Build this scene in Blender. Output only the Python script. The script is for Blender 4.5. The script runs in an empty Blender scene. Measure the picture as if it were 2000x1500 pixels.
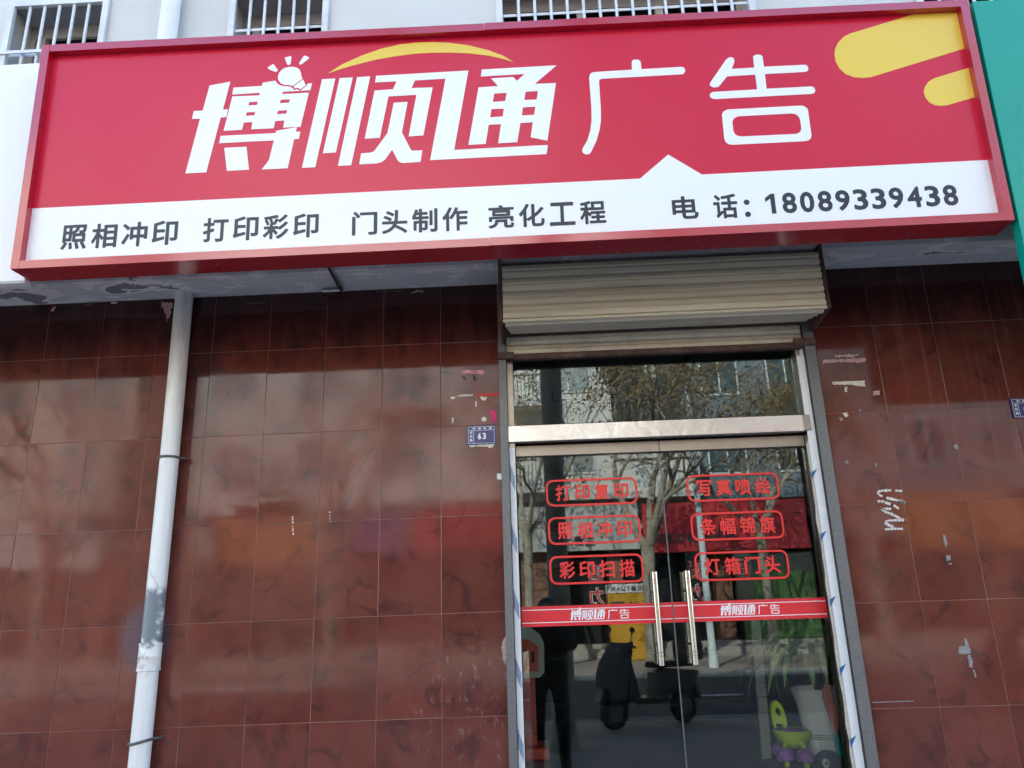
import bpy, math, random
from mathutils import Vector, Matrix
from mathutils.geometry import tessellate_polygon
R = math.radians
scene = bpy.context.scene
col = scene.collection
random.seed(7)

# ---------------------------------------------------------------- camera
cam_d = bpy.data.cameras.new("camera")
cam = bpy.data.objects.new("camera", cam_d)
col.objects.link(cam)
scene.camera = cam
YAW, PITCH, ROLL = R(1.778), R(16.696), R(-1.8216)
CAM = Vector((2.27817, -3.71318, 1.5))
fw = Vector((-math.sin(YAW) * math.cos(PITCH), math.cos(YAW) * math.cos(PITCH), math.sin(PITCH)))
rt = Vector((math.cos(YAW), math.sin(YAW), 0.0))
up = rt.cross(fw)
r2 = math.cos(ROLL) * rt + math.sin(ROLL) * up
u2 = -math.sin(ROLL) * rt + math.cos(ROLL) * up
cam.matrix_world = Matrix(((r2.x, u2.x, -fw.x, CAM.x), (r2.y, u2.y, -fw.y, CAM.y),
                           (r2.z, u2.z, -fw.z, CAM.z), (0, 0, 0, 1)))
cam_d.sensor_width = 36.0
cam_d.lens = 1493.17 * 36.0 / 2000.0
cam_d.clip_start = 0.02
cam_d.clip_end = 1500.0

# ---------------------------------------------------------------- sky, sun, exposure
SUN_EL, SUN_AZ = R(34.0), R(-22.0)          # azimuth from +Y (behind the shop), towards -X
world = bpy.data.worlds.new("World")
scene.world = world
world.use_nodes = True
wn = world.node_tree
wn.nodes.clear()
sky = wn.nodes.new("ShaderNodeTexSky")
sky.sky_type = 'NISHITA'
sky.sun_disc = False
sky.sun_elevation = SUN_EL
sky.sun_rotation = SUN_AZ
sky.altitude = 1200.0
sky.air_density = 1.0
sky.dust_density = 1.2
sky.ozone_density = 1.0
bg = wn.nodes.new("ShaderNodeBackground")
bg.inputs[1].default_value = 0.15
wo = wn.nodes.new("ShaderNodeOutputWorld")
wn.links.new(sky.outputs[0], bg.inputs[0])
wn.links.new(bg.outputs[0], wo.inputs[0])

sun_d = bpy.data.lights.new("sun", 'SUN')
sun_d.energy = 2.9
sun_d.angle = R(0.5)
sun_d.color = (1.0, 0.93, 0.82)
sun = bpy.data.objects.new("sun", sun_d)
col.objects.link(sun)
sdir = Vector((math.sin(SUN_AZ) * math.cos(SUN_EL), math.cos(SUN_AZ) * math.cos(SUN_EL), math.sin(SUN_EL)))
sun.rotation_euler = (-sdir).to_track_quat('-Z', 'Y').to_euler()
sun.location = sdir * 60

vs = scene.view_settings
vs.view_transform = 'Standard'
vs.look = 'None'
vs.gamma = 1.0
vs.use_curve_mapping = False
vs.exposure = 2.85
vs.use_white_balance = True
vs.white_balance_temperature = 6350
vs.white_balance_tint = 4.0
scene.cycles.max_bounces = 8
scene.cycles.glossy_bounces = 4
scene.cycles.transparent_max_bounces = 12
scene.cycles.use_denoising = True
scene.cycles.caustics_reflective = False
scene.cycles.caustics_refractive = False

# ---------------------------------------------------------------- node helpers
class NM:
    """a small wrapper round one material's node tree"""
    def __init__(self, name):
        self.m = bpy.data.materials.new(name)
        self.m.use_nodes = True
        self.t = self.m.node_tree
        self.n = self.t.nodes
        self.b = self.n["Principled BSDF"]
        self.out = self.n["Material Output"]
    def link(self, a, b):
        self.t.links.new(a, b)
    def new(self, kind, **kw):
        nd = self.n.new(kind)
        for k, v in kw.items():
            setattr(nd, k, v)
        return nd
    def coord(self, kind='Object', scale=(1, 1, 1), off=None):
        if kind == 'World':
            s = self.new("ShaderNodeNewGeometry").outputs['Position']
        else:
            s = self.new("ShaderNodeTexCoord").outputs[kind]
        mp = self.new("ShaderNodeMapping")
        mp.inputs['Scale'].default_value = scale
        if off is not None:
            mp.inputs['Location'].default_value = off
        self.link(s, mp.inputs['Vector'])
        return mp.outputs[0]
    def noise(self, vec, scale=5.0, detail=4.0, rough=0.55, dist=0.0):
        nd = self.new("ShaderNodeTexNoise")
        nd.inputs['Scale'].default_value = scale
        nd.inputs['Detail'].default_value = detail
        nd.inputs['Roughness'].default_value = rough
        nd.inputs['Distortion'].default_value = dist
        if vec is not None:
            self.link(vec, nd.inputs['Vector'])
        return nd.outputs['Fac']
    def ramp(self, fac, stops):
        nd = self.new("ShaderNodeValToRGB")
        e = nd.color_ramp.elements
        e[0].position, e[1].position = stops[0][0], stops[-1][0]
        def c4(c):
            return (c, c, c, 1) if isinstance(c, (int, float)) else (*c, 1)
        e[0].color, e[1].color = c4(stops[0][1]), c4(stops[-1][1])
        for p, c in stops[1:-1]:
            x = e.new(p)
            x.color = c4(c)
        self.link(fac, nd.inputs[0])
        return nd.outputs[0]
    def math(self, op, a, b=None, clamp=False):
        nd = self.new("ShaderNodeMath", operation=op, use_clamp=clamp)
        for i, v in enumerate((a, b)):
            if v is None:
                continue
            if isinstance(v, (int, float)):
                nd.inputs[i].default_value = v
            else:
                self.link(v, nd.inputs[i])
        return nd.outputs[0]
    def mix(self, fac, a, b):
        nd = self.new("ShaderNodeMix", data_type='RGBA')
        for i, v in ((0, fac), (6, a), (7, b)):
            s = nd.inputs[i]
            if isinstance(v, (int, float)):
                s.default_value = v if i == 0 else (v, v, v, 1)
            elif isinstance(v, tuple):
                s.default_value = (*v, 1)
            else:
                self.link(v, s)
        return nd.outputs[2]
    def sep(self, vec):
        nd = self.new("ShaderNodeSeparateXYZ")
        self.link(vec, nd.inputs[0])
        return nd.outputs
    def range(self, v, a, b, c=0.0, d=1.0):
        nd = self.new("ShaderNodeMapRange", interpolation_type='SMOOTHSTEP')
        self.link(v, nd.inputs[0])
        for i, x in enumerate((a, b, c, d)):
            nd.inputs[i + 1].default_value = x
        return nd.outputs[0]
    def set(self, **kw):
        for k, v in kw.items():
            s = self.b.inputs[{'color': 'Base Color', 'rough': 'Roughness', 'metal': 'Metallic', 'spec': 'Specular IOR Level',
                               'coat': 'Coat Weight', 'coat_rough': 'Coat Roughness', 'alpha': 'Alpha'}[k]]
            if isinstance(v, (int, float)):
                s.default_value = v
            elif isinstance(v, tuple):
                s.default_value = (*v, 1)
            else:
                self.link(v, s)
        return self
    def bump(self, h, strength=0.2, dist=0.002):
        nd = self.new("ShaderNodeBump")
        nd.inputs['Strength'].default_value = strength
        nd.inputs['Distance'].default_value = dist
        self.link(h, nd.inputs['Height'])
        self.link(nd.outputs[0], self.b.inputs['Normal'])
        return self

def grainy(name, c, rough=0.5, var=0.12, scale=6.0, metal=0.0, bump=0.0, bscale=60.0, spec=0.5, coat=0.0, dirt=None, dirt_amt=0.3):
    """paint, plastic, stone: a colour with uneven tone, uneven gloss and fine relief"""
    q = NM(name)
    v = q.coord('World')
    n1 = q.noise(v, scale, 5, 0.6)
    lo = tuple(max(0.0, x * (1 - var)) for x in c)
    hi = tuple(min(1.0, x * (1 + var)) for x in c)
    cc = q.ramp(n1, [(0.3, lo), (0.7, hi)])
    if dirt:
        n2 = q.noise(v, scale * 0.6, 8, 0.7, 0.4)
        cc = q.mix(q.ramp(n2, [(0.48, 0.0), (0.72, dirt_amt)]), cc, dirt)
    rr = q.ramp(q.noise(v, scale * 2.3, 4, 0.6), [(0.3, max(0.02, rough * (1 - min(0.2, var * 3)))), (0.7, min(1.0, rough * (1 + min(0.2, var * 3))))])
    q.set(color=cc, rough=rr, metal=metal, spec=spec, coat=coat, coat_rough=0.09)
    if bump:
        q.bump(q.noise(v, bscale, 5, 0.6), bump, 0.003)
    return q.m

# ---------------------------------------------------------------- mesh helpers
class MB:
    def __init__(self):
        self.v, self.f = [], []
    def add(self, vs, fs):
        k = len(self.v)
        self.v += [tuple(p) for p in vs]
        self.f += [tuple(i + k for i in f) for f in fs]
        return self
    def box(self, x0, x1, y0, y1, z0, z1):
        return self.add([(x0, y0, z0), (x1, y0, z0), (x1, y1, z0), (x0, y1, z0), (x0, y0, z1), (x1, y0, z1), (x1, y1, z1), (x0, y1, z1)],
                        [(0, 3, 2, 1), (4, 5, 6, 7), (0, 1, 5, 4), (1, 2, 6, 5), (2, 3, 7, 6), (3, 0, 4, 7)])
    def hexa(self, p):
        """eight corners ordered like box()"""
        return self.add(p, [(0, 3, 2, 1), (4, 5, 6, 7), (0, 1, 5, 4), (1, 2, 6, 5), (2, 3, 7, 6), (3, 0, 4, 7)])
    def bevel_box(self, x0, x1, y0, y1, z0, z1, b=0.004):
        """box whose four long (x-running) edges and the front rim are chamfered"""
        prof = [(y0, z0 + b), (y0 + b, z0), (y1 - b, z0), (y1, z0 + b), (y1, z1 - b), (y1 - b, z1), (y0 + b, z1), (y0, z1 - b)]
        return self.extrude_x(prof, x0, x1)
    def extrude_x(self, prof, x0, x1):
        """closed profile in (y, z), counter-clockwise or not, extruded along x with caps"""
        n = len(prof)
        vs = [(x0, y, z) for y, z in prof] + [(x1, y, z) for y, z in prof]
        fs = [(i, (i + 1) % n, n + (i + 1) % n, n + i) for i in range(n)]
        fs += [tuple(range(n - 1, -1, -1)), tuple(range(n, 2 * n))]
        return self.add(vs, fs)
    def extrude_z(self, prof, z0, z1):
        n = len(prof)
        vs = [(x, y, z0) for x, y in prof] + [(x, y, z1) for x, y in prof]
        fs = [(i, (i + 1) % n, n + (i + 1) % n, n + i) for i in range(n)]
        fs += [tuple(range(n - 1, -1, -1)), tuple(range(n, 2 * n))]
        return self.add(vs, fs)
    def extrude_y(self, prof, y0, y1):
        n = len(prof)
        vs = [(x, y0, z) for x, z in prof] + [(x, y1, z) for x, z in prof]
        fs = [(i, (i + 1) % n, n + (i + 1) % n, n + i) for i in range(n)]
        fs += [tuple(range(n - 1, -1, -1)), tuple(range(n, 2 * n))]
        return self.add(vs, fs)
    def tube(self, pts, radii, n=12, cap=True):
        if isinstance(radii, (int, float)):
            radii = [radii] * len(pts)
        pts = [Vector(p) for p in pts]
        k = len(self.v)
        prev = None
        for i, p in enumerate(pts):
            d = (pts[min(i + 1, len(pts) - 1)] - pts[max(i - 1, 0)]).normalized()
            if prev is None:
                a = d.orthogonal().normalized()
            else:
                a = (prev - d * prev.dot(d))
                a = a.normalized() if a.length > 1e-5 else d.orthogonal().normalized()
            prev = a
            b = d.cross(a)
            for j in range(n):
                t = 2 * math.pi * j / n
                self.v.append(tuple(p + (a * math.cos(t) + b * math.sin(t)) * radii[i]))
        for i in range(len(pts) - 1):
            for j in range(n):
                self.f.append((k + i * n + j, k + i * n + (j + 1) % n, k + (i + 1) * n + (j + 1) % n, k + (i + 1) * n + j))
        if cap:
            self.f.append(tuple(k + j for j in range(n - 1, -1, -1)))
            self.f.append(tuple(k + (len(pts) - 1) * n + j for j in range(n)))
        return self
    def lathe(self, prof, c=(0, 0, 0), n=24):
        """profile (r, z) turned round the vertical axis through c"""
        k = len(self.v)
        for r_, z in prof:
            for j in range(n):
                t = 2 * math.pi * j / n
                self.v.append((c[0] + r_ * math.cos(t), c[1] + r_ * math.sin(t), c[2] + z))
        for i in range(len(prof) - 1):
            for j in range(n):
                self.f.append((k + i * n + j, k + i * n + (j + 1) % n, k + (i + 1) * n + (j + 1) % n, k + (i + 1) * n + j))
        self.f.append(tuple(k + j for j in range(n - 1, -1, -1)))
        self.f.append(tuple(k + (len(prof) - 1) * n + j for j in range(n)))
        return self
    def ellipsoid(self, c, r, n=16, m=10, rot=None):
        k = len(self.v)
        for i in range(m + 1):
            p = math.pi * i / m
            for j in range(n):
                t = 2 * math.pi * j / n
                q = Vector((r[0] * math.sin(p) * math.cos(t), r[1] * math.sin(p) * math.sin(t), r[2] * math.cos(p)))
                if rot:
                    q = rot @ q
                self.v.append((c[0] + q.x, c[1] + q.y, c[2] + q.z))
        for i in range(m):
            for j in range(n):
                self.f.append((k + i * n + j, k + (i + 1) * n + j, k + (i + 1) * n + (j + 1) % n, k + i * n + (j + 1) % n))
        return self
    def poly(self, outer, holes=(), fn=None, thick=0.0015):
        """flat outline in (x, z) with holes, mapped by fn(x, z, depth) to 3-D; a thin sheet with edges"""
        loops = [outer] + list(holes)
        flat = [p for l in loops for p in l]
        tris = tessellate_polygon([[Vector((p[0], p[1], 0)) for p in l] for l in loops])
        n = len(flat)
        vs = [fn(p[0], p[1], 0.0) for p in flat] + [fn(p[0], p[1], thick) for p in flat]
        fs = []
        for t in tris:
            a, b, c = (flat[i] for i in t)
            s = (b[0] - a[0]) * (c[1] - a[1]) - (b[1] - a[1]) * (c[0] - a[0])
            fs.append(tuple(n + i for i in (t if s > 0 else t[::-1])))
        k = 0
        for l in loops:
            m = len(l)
            fs += [(k + i, k + (i + 1) % m, n + k + (i + 1) % m, n + k + i) for i in range(m)]
            k += m
        return self.add(vs, fs)
    def moved(self, c, s, to):
        """resize about the thing's own foot c and stand it at `to`"""
        self.v = [tuple(to[i] + (p[i] - c[i]) * s for i in range(3)) for p in self.v]
        return self
    def build(self, name, m, parent=None, smooth=False, loc=None):
        """link everything collected so far as ONE mesh object; coordinates are world metres"""
        base = Vector(loc) if loc is not None else (world_loc(parent) if parent else Vector((0, 0, 0)))
        me = bpy.data.meshes.new(name)
        me.from_pydata([(a - base.x, b - base.y, c - base.z) for a, b, c in self.v], [], self.f)
        me.materials.append(m)
        if smooth:
            me.polygons.foreach_set("use_smooth", [True] * len(me.polygons))
            me.set_sharp_from_angle(angle=R(38))
        me.update()
        o = bpy.data.objects.new(name, me)
        col.objects.link(o)
        if parent:
            o.location = base - world_loc(parent)
            o.parent = parent
        else:
            o.location = base
        return o

def world_loc(o):
    l = Vector(o.location)
    while o.parent:
        o = o.parent
        l += Vector(o.location)
    return l

def tag(o, label=None, cat=None, group=None, kind=None):
    if label: o['label'] = label
    if cat: o['category'] = cat
    if group: o['group'] = group
    if kind: o['kind'] = kind
    return o

def thing(name, label, cat, loc=(0, 0, 0), group=None):
    """an Empty at the thing's base; its parts are built in world coordinates and hung under it"""
    o = bpy.data.objects.new(name, None)
    o.empty_display_size = 0.05
    o.location = loc
    col.objects.link(o)
    return tag(o, label, cat, group)

def part(name, mb, m, parent, smooth=False):
    return mb.build(name, m, parent, smooth)

import numpy as np
_glyph = {}
def glyph(ch, bold, N=64):
    """one written character, thickened evenly by `bold`: flat mesh of verts (x, y) and faces, cut from a distance field"""
    key = (ch, bold)
    if key in _glyph:
        return _glyph[key]
    c = bpy.data.curves.new("glyph", 'FONT')
    c.body = ch
    c.resolution_u = 3
    o = bpy.data.objects.new("glyph", c)
    col.objects.link(o)
    ev = o.evaluated_get(bpy.context.evaluated_depsgraph_get())
    me = ev.to_mesh()
    vs = np.array([(v.co.x, v.co.y) for v in me.vertices])
    fs = [tuple(p.vertices) for p in me.polygons]
    ev.to_mesh_clear()
    bpy.data.objects.remove(o)
    bpy.data.curves.remove(c)
    lo, hi = vs.min(0) - bold - 0.03, vs.max(0) + bold + 0.03
    h = max(hi - lo) / N
    nx, ny = int((hi[0] - lo[0]) / h) + 2, int((hi[1] - lo[1]) / h) + 2
    gx, gy = np.meshgrid(lo[0] + np.arange(nx) * h, lo[1] + np.arange(ny) * h, indexing='ij')
    P = np.stack([gx, gy], -1).reshape(-1, 2)
    cnt = {}
    inside = np.zeros(len(P), bool)
    for f in fs:
        for i in range(len(f)):
            e = (min(f[i], f[i - 1]), max(f[i], f[i - 1]))
            cnt[e] = cnt.get(e, 0) + 1
        for i in range(1, len(f) - 1):
            A, B, C = vs[f[0]], vs[f[i]], vs[f[i + 1]]
            d1 = (B[0] - A[0]) * (P[:, 1] - A[1]) - (B[1] - A[1]) * (P[:, 0] - A[0])
            d2 = (C[0] - B[0]) * (P[:, 1] - B[1]) - (C[1] - B[1]) * (P[:, 0] - B[0])
            d3 = (A[0] - C[0]) * (P[:, 1] - C[1]) - (A[1] - C[1]) * (P[:, 0] - C[0])
            inside |= ((d1 >= 0) & (d2 >= 0) & (d3 >= 0)) | ((d1 <= 0) & (d2 <= 0) & (d3 <= 0))
    D = np.full(len(P), 9.0)
    for (i, j), n in cnt.items():
        if n > 1:
            continue
        A, B = vs[i], vs[j]
        ab = B - A
        t = np.clip(((P - A) @ ab) / max(1e-12, ab @ ab), 0, 1)
        D = np.minimum(D, np.hypot(*(P - A - t[:, None] * ab).T))
    S = (np.where(inside, D, -D) + bold).reshape(nx, ny)      # > 0 inside the thickened letter
    V, F, idx = [], [], {}
    def vert(k, p):
        if k not in idx:
            idx[k] = len(V)
            V.append(p)
        return idx[k]
    def gp(i, j): return (lo[0] + i * h, lo[1] + j * h)
    for i in range(nx - 1):
        for j in range(ny - 1):
            q = [(i, j), (i + 1, j), (i + 1, j + 1), (i, j + 1)]
            w = [S[a] for a in q]
            if max(w) <= 0:
                continue
            ring = []
            for k in range(4):
                a, b2 = q[k], q[(k + 1) % 4]
                if w[k] > 0:
                    ring.append(vert(a, gp(*a)))
                if (w[k] > 0) != (w[(k + 1) % 4] > 0):
                    t = S[a] / (S[a] - S[b2])
                    pa, pb = gp(*a), gp(*b2)
                    ring.append(vert(tuple(sorted((a, b2))), (pa[0] + (pb[0] - pa[0]) * t, pa[1] + (pb[1] - pa[1]) * t)))
            if len(ring) >= 3:
                F.append(tuple(ring))
    _glyph[key] = (V, F)
    return _glyph[key]

def write(mb, ch, bold, fn, x0, x1, z0, z1, thick=0.0012, fit='box'):
    """one character fitted into the rectangle x0..x1, z0..z1 of a surface given by fn(x, z, depth); 'em' keeps its natural place"""
    vs, fs = glyph(ch, bold)
    if not vs:
        return
    if fit == 'box':
        ax, bx = min(v[0] for v in vs), max(v[0] for v in vs)
        az, bz = min(v[1] for v in vs), max(v[1] for v in vs)
    else:
        ax, bx, az, bz = 0.03, 0.97, -0.09, 0.85
    P = [(x0 + (v[0] - ax) / (bx - ax) * (x1 - x0), z0 + (v[1] - az) / (bz - az) * (z1 - z0)) for v in vs]
    n = len(P)
    edges = {}
    out = []
    for f in fs:
        a, b, c = P[f[0]], P[f[1]], P[f[2]]
        s = (b[0] - a[0]) * (c[1] - a[1]) - (b[1] - a[1]) * (c[0] - a[0])
        g = f if s > 0 else f[::-1]
        out.append(tuple(n + i for i in g))
        for i in range(len(g)):
            e = (g[i], g[(i + 1) % len(g)])
            edges[e] = edges.get(e, 0) + 1
    rim = [(a, b, n + b, n + a) for (a, b) in edges if (b, a) not in edges]
    mb.add([fn(x, z, 0.0) for x, z in P] + [fn(x, z, thick) for x, z in P], out + rim)

def copy_tree(o, parent=None):
    """a thing with copies of its parts and sub-parts; mesh data are shared"""
    c = o.copy()
    col.objects.link(c)
    c.parent = parent
    for ch in list(o.children):
        copy_tree(ch, c)
    return c

def wall_fn(y):
    """a vertical surface facing -Y at depth y"""
    return lambda x, z, t: (x, y - t, z)

# ---------------------------------------------------------------- materials
def tile_mat():
    q = NM("glazed_tile")
    geo = q.coord('World')
    ob = q.new("ShaderNodeTexCoord").outputs['Object']
    rnd = q.new("ShaderNodeObjectInfo").outputs['Random']
    off = q.new("ShaderNodeCombineXYZ")
    q.link(q.math('MULTIPLY', rnd, 37.0), off.inputs[0])
    q.link(q.math('MULTIPLY', rnd, 91.0), off.inputs[2])
    add = q.new("ShaderNodeVectorMath", operation='ADD')
    q.link(ob, add.inputs[0]); q.link(off.outputs[0], add.inputs[1])
    v = add.outputs[0]
    # printed marble: cloudy base, thin smoky creases
    cloud = q.noise(v, 5.0, 4, 0.55, 0.6)
    base = q.ramp(cloud, [(0.30, (0.110, 0.0265, 0.0185)), (0.52, (0.136, 0.0340, 0.0235)), (0.74, (0.158, 0.043, 0.030))])
    crease = q.math('ABSOLUTE', q.math('SUBTRACT', q.noise(v, 4.2, 2, 0.45, 0.9), 0.5))
    gate = q.ramp(q.noise(v, 6.0, 2, 0.5), [(0.44, 0.0), (0.62, 1.0)])
    vein = q.math('MULTIPLY', q.ramp(crease, [(0.0, 1.0), (0.022, 0.6), (0.07, 0.0)]), gate)
    c = q.mix(q.math('MULTIPLY', vein, 0.64), base, (0.030, 0.011, 0.013))
    smoke = q.ramp(q.noise(v, 5.0, 3, 0.5, 0.8), [(0.55, 0.0), (0.80, 0.5)])
    c = q.mix(smoke, c, (0.042, 0.015, 0.014))
    tone = q.math('MULTIPLY', q.math('SUBTRACT', rnd, 0.5), 0.22)
    hsv = q.new("ShaderNodeHueSaturation")
    q.link(q.math('ADD', 1.0, tone), hsv.inputs['Value'])
    q.link(c, hsv.inputs['Color'])
    c = hsv.outputs[0]
    # dust film and run-marks: vertical streaks, strongest right of the door
    x, y, z = q.sep(geo)
    st = q.noise(q.coord('World', (42, 1, 0.9)), 1.0, 5, 0.62)
    right = q.range(x, 3.8, 4.3)
    upz = q.range(z, 1.7, 2.5)
    streak = q.math('MULTIPLY', q.ramp(st, [(0.55, 0.0), (0.78, 1.0)]), q.math('MULTIPLY', q.math('ADD', q.math('MULTIPLY', right, 0.85), 0.15), upz))
    film = q.ramp(q.noise(q.coord('World', (1.3, 1, 1.0)), 1.6, 6, 0.65, 0.5), [(0.40, 0.0), (0.75, 1.0)])
    c = q.mix(q.math('MULTIPLY', film, 0.10), c, (0.20, 0.14, 0.12))
    c = q.mix(q.math('MULTIPLY', streak, 0.26), c, (0.32, 0.25, 0.22))
    # darker streaks thickening towards the soffit; sooty beside the pipe
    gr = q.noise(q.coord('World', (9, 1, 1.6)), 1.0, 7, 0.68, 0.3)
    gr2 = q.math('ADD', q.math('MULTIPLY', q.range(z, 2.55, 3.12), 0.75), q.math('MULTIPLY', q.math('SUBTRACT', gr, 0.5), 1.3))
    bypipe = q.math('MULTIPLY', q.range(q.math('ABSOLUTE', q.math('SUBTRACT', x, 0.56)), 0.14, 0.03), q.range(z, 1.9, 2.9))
    dark_mask = q.math('MAXIMUM', q.ramp(gr2, [(0.24, 0.0), (0.70, 0.72)]), q.math('MULTIPLY', bypipe, 0.6))
    c = q.mix(dark_mask, c, (0.014, 0.010, 0.013))
    # grey overspray on the tiles beside the pipe
    ov = q.math('ADD', q.math('POWER', q.math('SUBTRACT', x, 0.40), 2.0), q.math('POWER', q.math('MULTIPLY', q.math('SUBTRACT', z, 1.45), 0.75), 2.0))
    c = q.mix(q.math('MULTIPLY', q.range(ov, 0.022, 0.002), 0.42), c, (0.12, 0.14, 0.20))
    # chalky scuffs by the door foot (left wall)
    sx = q.math('MULTIPLY', q.range(x, 1.45, 1.95), q.range(x, 2.2, 2.12))
    sz = q.math('MULTIPLY', q.range(z, 1.55, 1.2), q.range(z, 0.75, 0.95))
    sc = q.ramp(q.noise(q.coord('World', (30, 1, 16)), 1.0, 9, 0.75, 0.3), [(0.55, 0.0), (0.68, 1.0)])
    c = q.mix(q.math('MULTIPLY', q.math('MULTIPLY', sc, q.math('MULTIPLY', sx, sz)), 0.38), c, (0.42, 0.33, 0.34))
    # small pale specks of grout and paint
    sp = q.ramp(q.noise(geo, 70.0, 2, 0.5), [(0.765, 0.0), (0.785, 1.0)])
    c = q.mix(q.math('MULTIPLY', sp, 0.55), c, (0.5, 0.42, 0.38))
    rr = q.math('ADD', q.math('MULTIPLY', film, 0.09), 0.045)
    rr = q.math('ADD', rr, q.math('MULTIPLY', streak, 0.16))
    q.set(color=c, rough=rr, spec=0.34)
    q.bump(q.noise(v, 3.2, 2, 0.5), 0.10, 0.004)
    return q.m

def soffit_mat():
    q = NM("peeling_soffit_paint")
    v = q.coord('World')
    base = q.ramp(q.noise(v, 2.2, 5, 0.6), [(0.3, (0.56, 0.57, 0.58)), (0.7, (0.66, 0.67, 0.68))])
    edge = q.noise(q.coord('World', (1.0, 2.2, 1.0)), 3.6, 9, 0.62, 0.6)
    x, y, z = q.sep(v)
    left = q.range(x, 1.2, 0.1)
    pl = q.math('ADD', edge, q.math('MULTIPLY', left, 0.07))
    peel = q.ramp(pl, [(0.548, 0.0), (0.556, 1.0)])
    deep = q.ramp(pl, [(0.648, 0.0), (0.656, 1.0)])
    c = q.mix(peel, base, (0.80, 0.80, 0.80))
    c = q.mix(deep, c, (0.24, 0.235, 0.235))
    q.set(color=c, rough=0.75)
    q.bump(pl, 0.5, 0.006)
    return q.m

def pipe_mat():
    q = NM("white_pvc_pipe")
    v = q.coord('World')
    x, y, z = q.sep(v)
    base = q.ramp(q.noise(q.coord('World', (20, 20, 1.5)), 1.0, 6, 0.65), [(0.3, (0.66, 0.66, 0.65)), (0.75, (0.80, 0.80, 0.79))])
    grime = q.math('MULTIPLY', q.ramp(q.noise(q.coord('World', (30, 30, 3.0)), 1.0, 6, 0.7), [(0.45, 0.0), (0.75, 1.0)]), q.range(z, 1.9, 3.1, 0.12, 0.5))
    c = q.mix(grime, base, (0.30, 0.285, 0.25))
    # a burst of grey spray paint
    n = q.math('MULTIPLY', q.math('SUBTRACT', q.noise(v, 22.0, 4, 0.6), 0.5), 0.16)
    dz = q.math('ABSOLUTE', q.math('SUBTRACT', z, 1.535))
    dx = q.math('MULTIPLY', q.math('ABSOLUTE', q.math('SUBTRACT', x, 0.456)), 1.55)
    d = q.math('ADD', q.math('MAXIMUM', dz, q.math('ADD', dx, 0.03)), n)
    spray = q.range(d, 0.135, 0.09)
    c = q.mix(q.math('MULTIPLY', spray, 0.93), c, (0.12, 0.15, 0.18))
    # mud splash below the coupling
    mud = q.math('MULTIPLY', q.ramp(q.noise(v, 26.0, 6, 0.7), [(0.50, 0.0), (0.62, 1.0)]), q.math('MULTIPLY', q.range(z, 1.24, 1.31), q.range(z, 1.42, 1.36)))
    c = q.mix(q.math('MULTIPLY', mud, 0.7), c, (0.36, 0.27, 0.19))
    scr = q.ramp(q.noise(q.coord('World', (60, 60, 5)), 1.0, 6, 0.7), [(0.69, 0.0), (0.72, 0.65)])
    c = q.mix(scr, c, (0.22, 0.21, 0.20))
    q.set(color=c, rough=0.38)
    return q.m

def shutter_mat():
    q = NM("beige_shutter_steel")
    v = q.coord('World')
    base = q.ramp(q.noise(q.coord('World', (1.2, 20, 20)), 1.0, 5, 0.6), [(0.3, (0.56, 0.52, 0.385)), (0.7, (0.68, 0.63, 0.475))])
    dirt = q.ramp(q.noise(q.coord('World', (2.0, 30, 30)), 1.0, 8, 0.7, 0.3), [(0.52, 0.0), (0.80, 0.62)])
    c = q.mix(dirt, base, (0.16, 0.125, 0.09))
    sp = q.ramp(q.noise(q.coord('World', (14, 40, 60)), 1.0, 4, 0.6), [(0.72, 0.0), (0.76, 0.8)])
    c = q.mix(sp, c, (0.10, 0.065, 0.045))
    q.set(color=c, rough=0.5, spec=0.4)
    return q.m

def steel_mat(name, c=(0.62, 0.60, 0.585), rough=0.2, wav=0.25, brush=True):
    q = NM(name)
    v = q.coord('World')
    n = q.noise(q.coord('World', (3, 30, 90) if brush else (8, 8, 8)), 1.0, 4, 0.6)
    smear = q.noise(v, 4.0, 6, 0.65, 0.5)
    cc = q.mix(q.ramp(smear, [(0.45, 0.0), (0.75, 0.5)]), c, tuple(x * 0.72 for x in c))
    rr = q.math('ADD', q.math('MULTIPLY', q.math('ADD', n, smear), 0.10), rough - 0.08)
    q.set(color=cc, rough=rr, metal=1.0)
    q.bump(q.noise(v, 7.0, 3, 0.5, 0.8), wav, 0.012)
    return q.m

def zinc_mat():
    q = NM("galvanised_steel")
    v = q.coord('World')
    vo = q.new("ShaderNodeTexVoronoi")
    vo.inputs['Scale'].default_value = 130.0
    q.link(v, vo.inputs['Vector'])
    c = q.mix(q.ramp(q.noise(v, 60.0, 5, 0.7), [(0.35, 0.0), (0.7, 1.0)]), (0.100, 0.114, 0.108), (0.135, 0.150, 0.143))
    c = q.mix(0.04, c, vo.outputs['Color'])
    hs = q.new("ShaderNodeHueSaturation")
    hs.inputs['Saturation'].default_value = 0.12
    q.link(c, hs.inputs['Color'])
    c = q.mix(q.ramp(q.noise(v, 9.0, 7, 0.7), [(0.55, 0.0), (0.75, 0.5)]), hs.outputs[0], (0.20, 0.16, 0.12))
    q.set(color=c, rough=0.52, metal=0.35)
    return q.m

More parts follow.
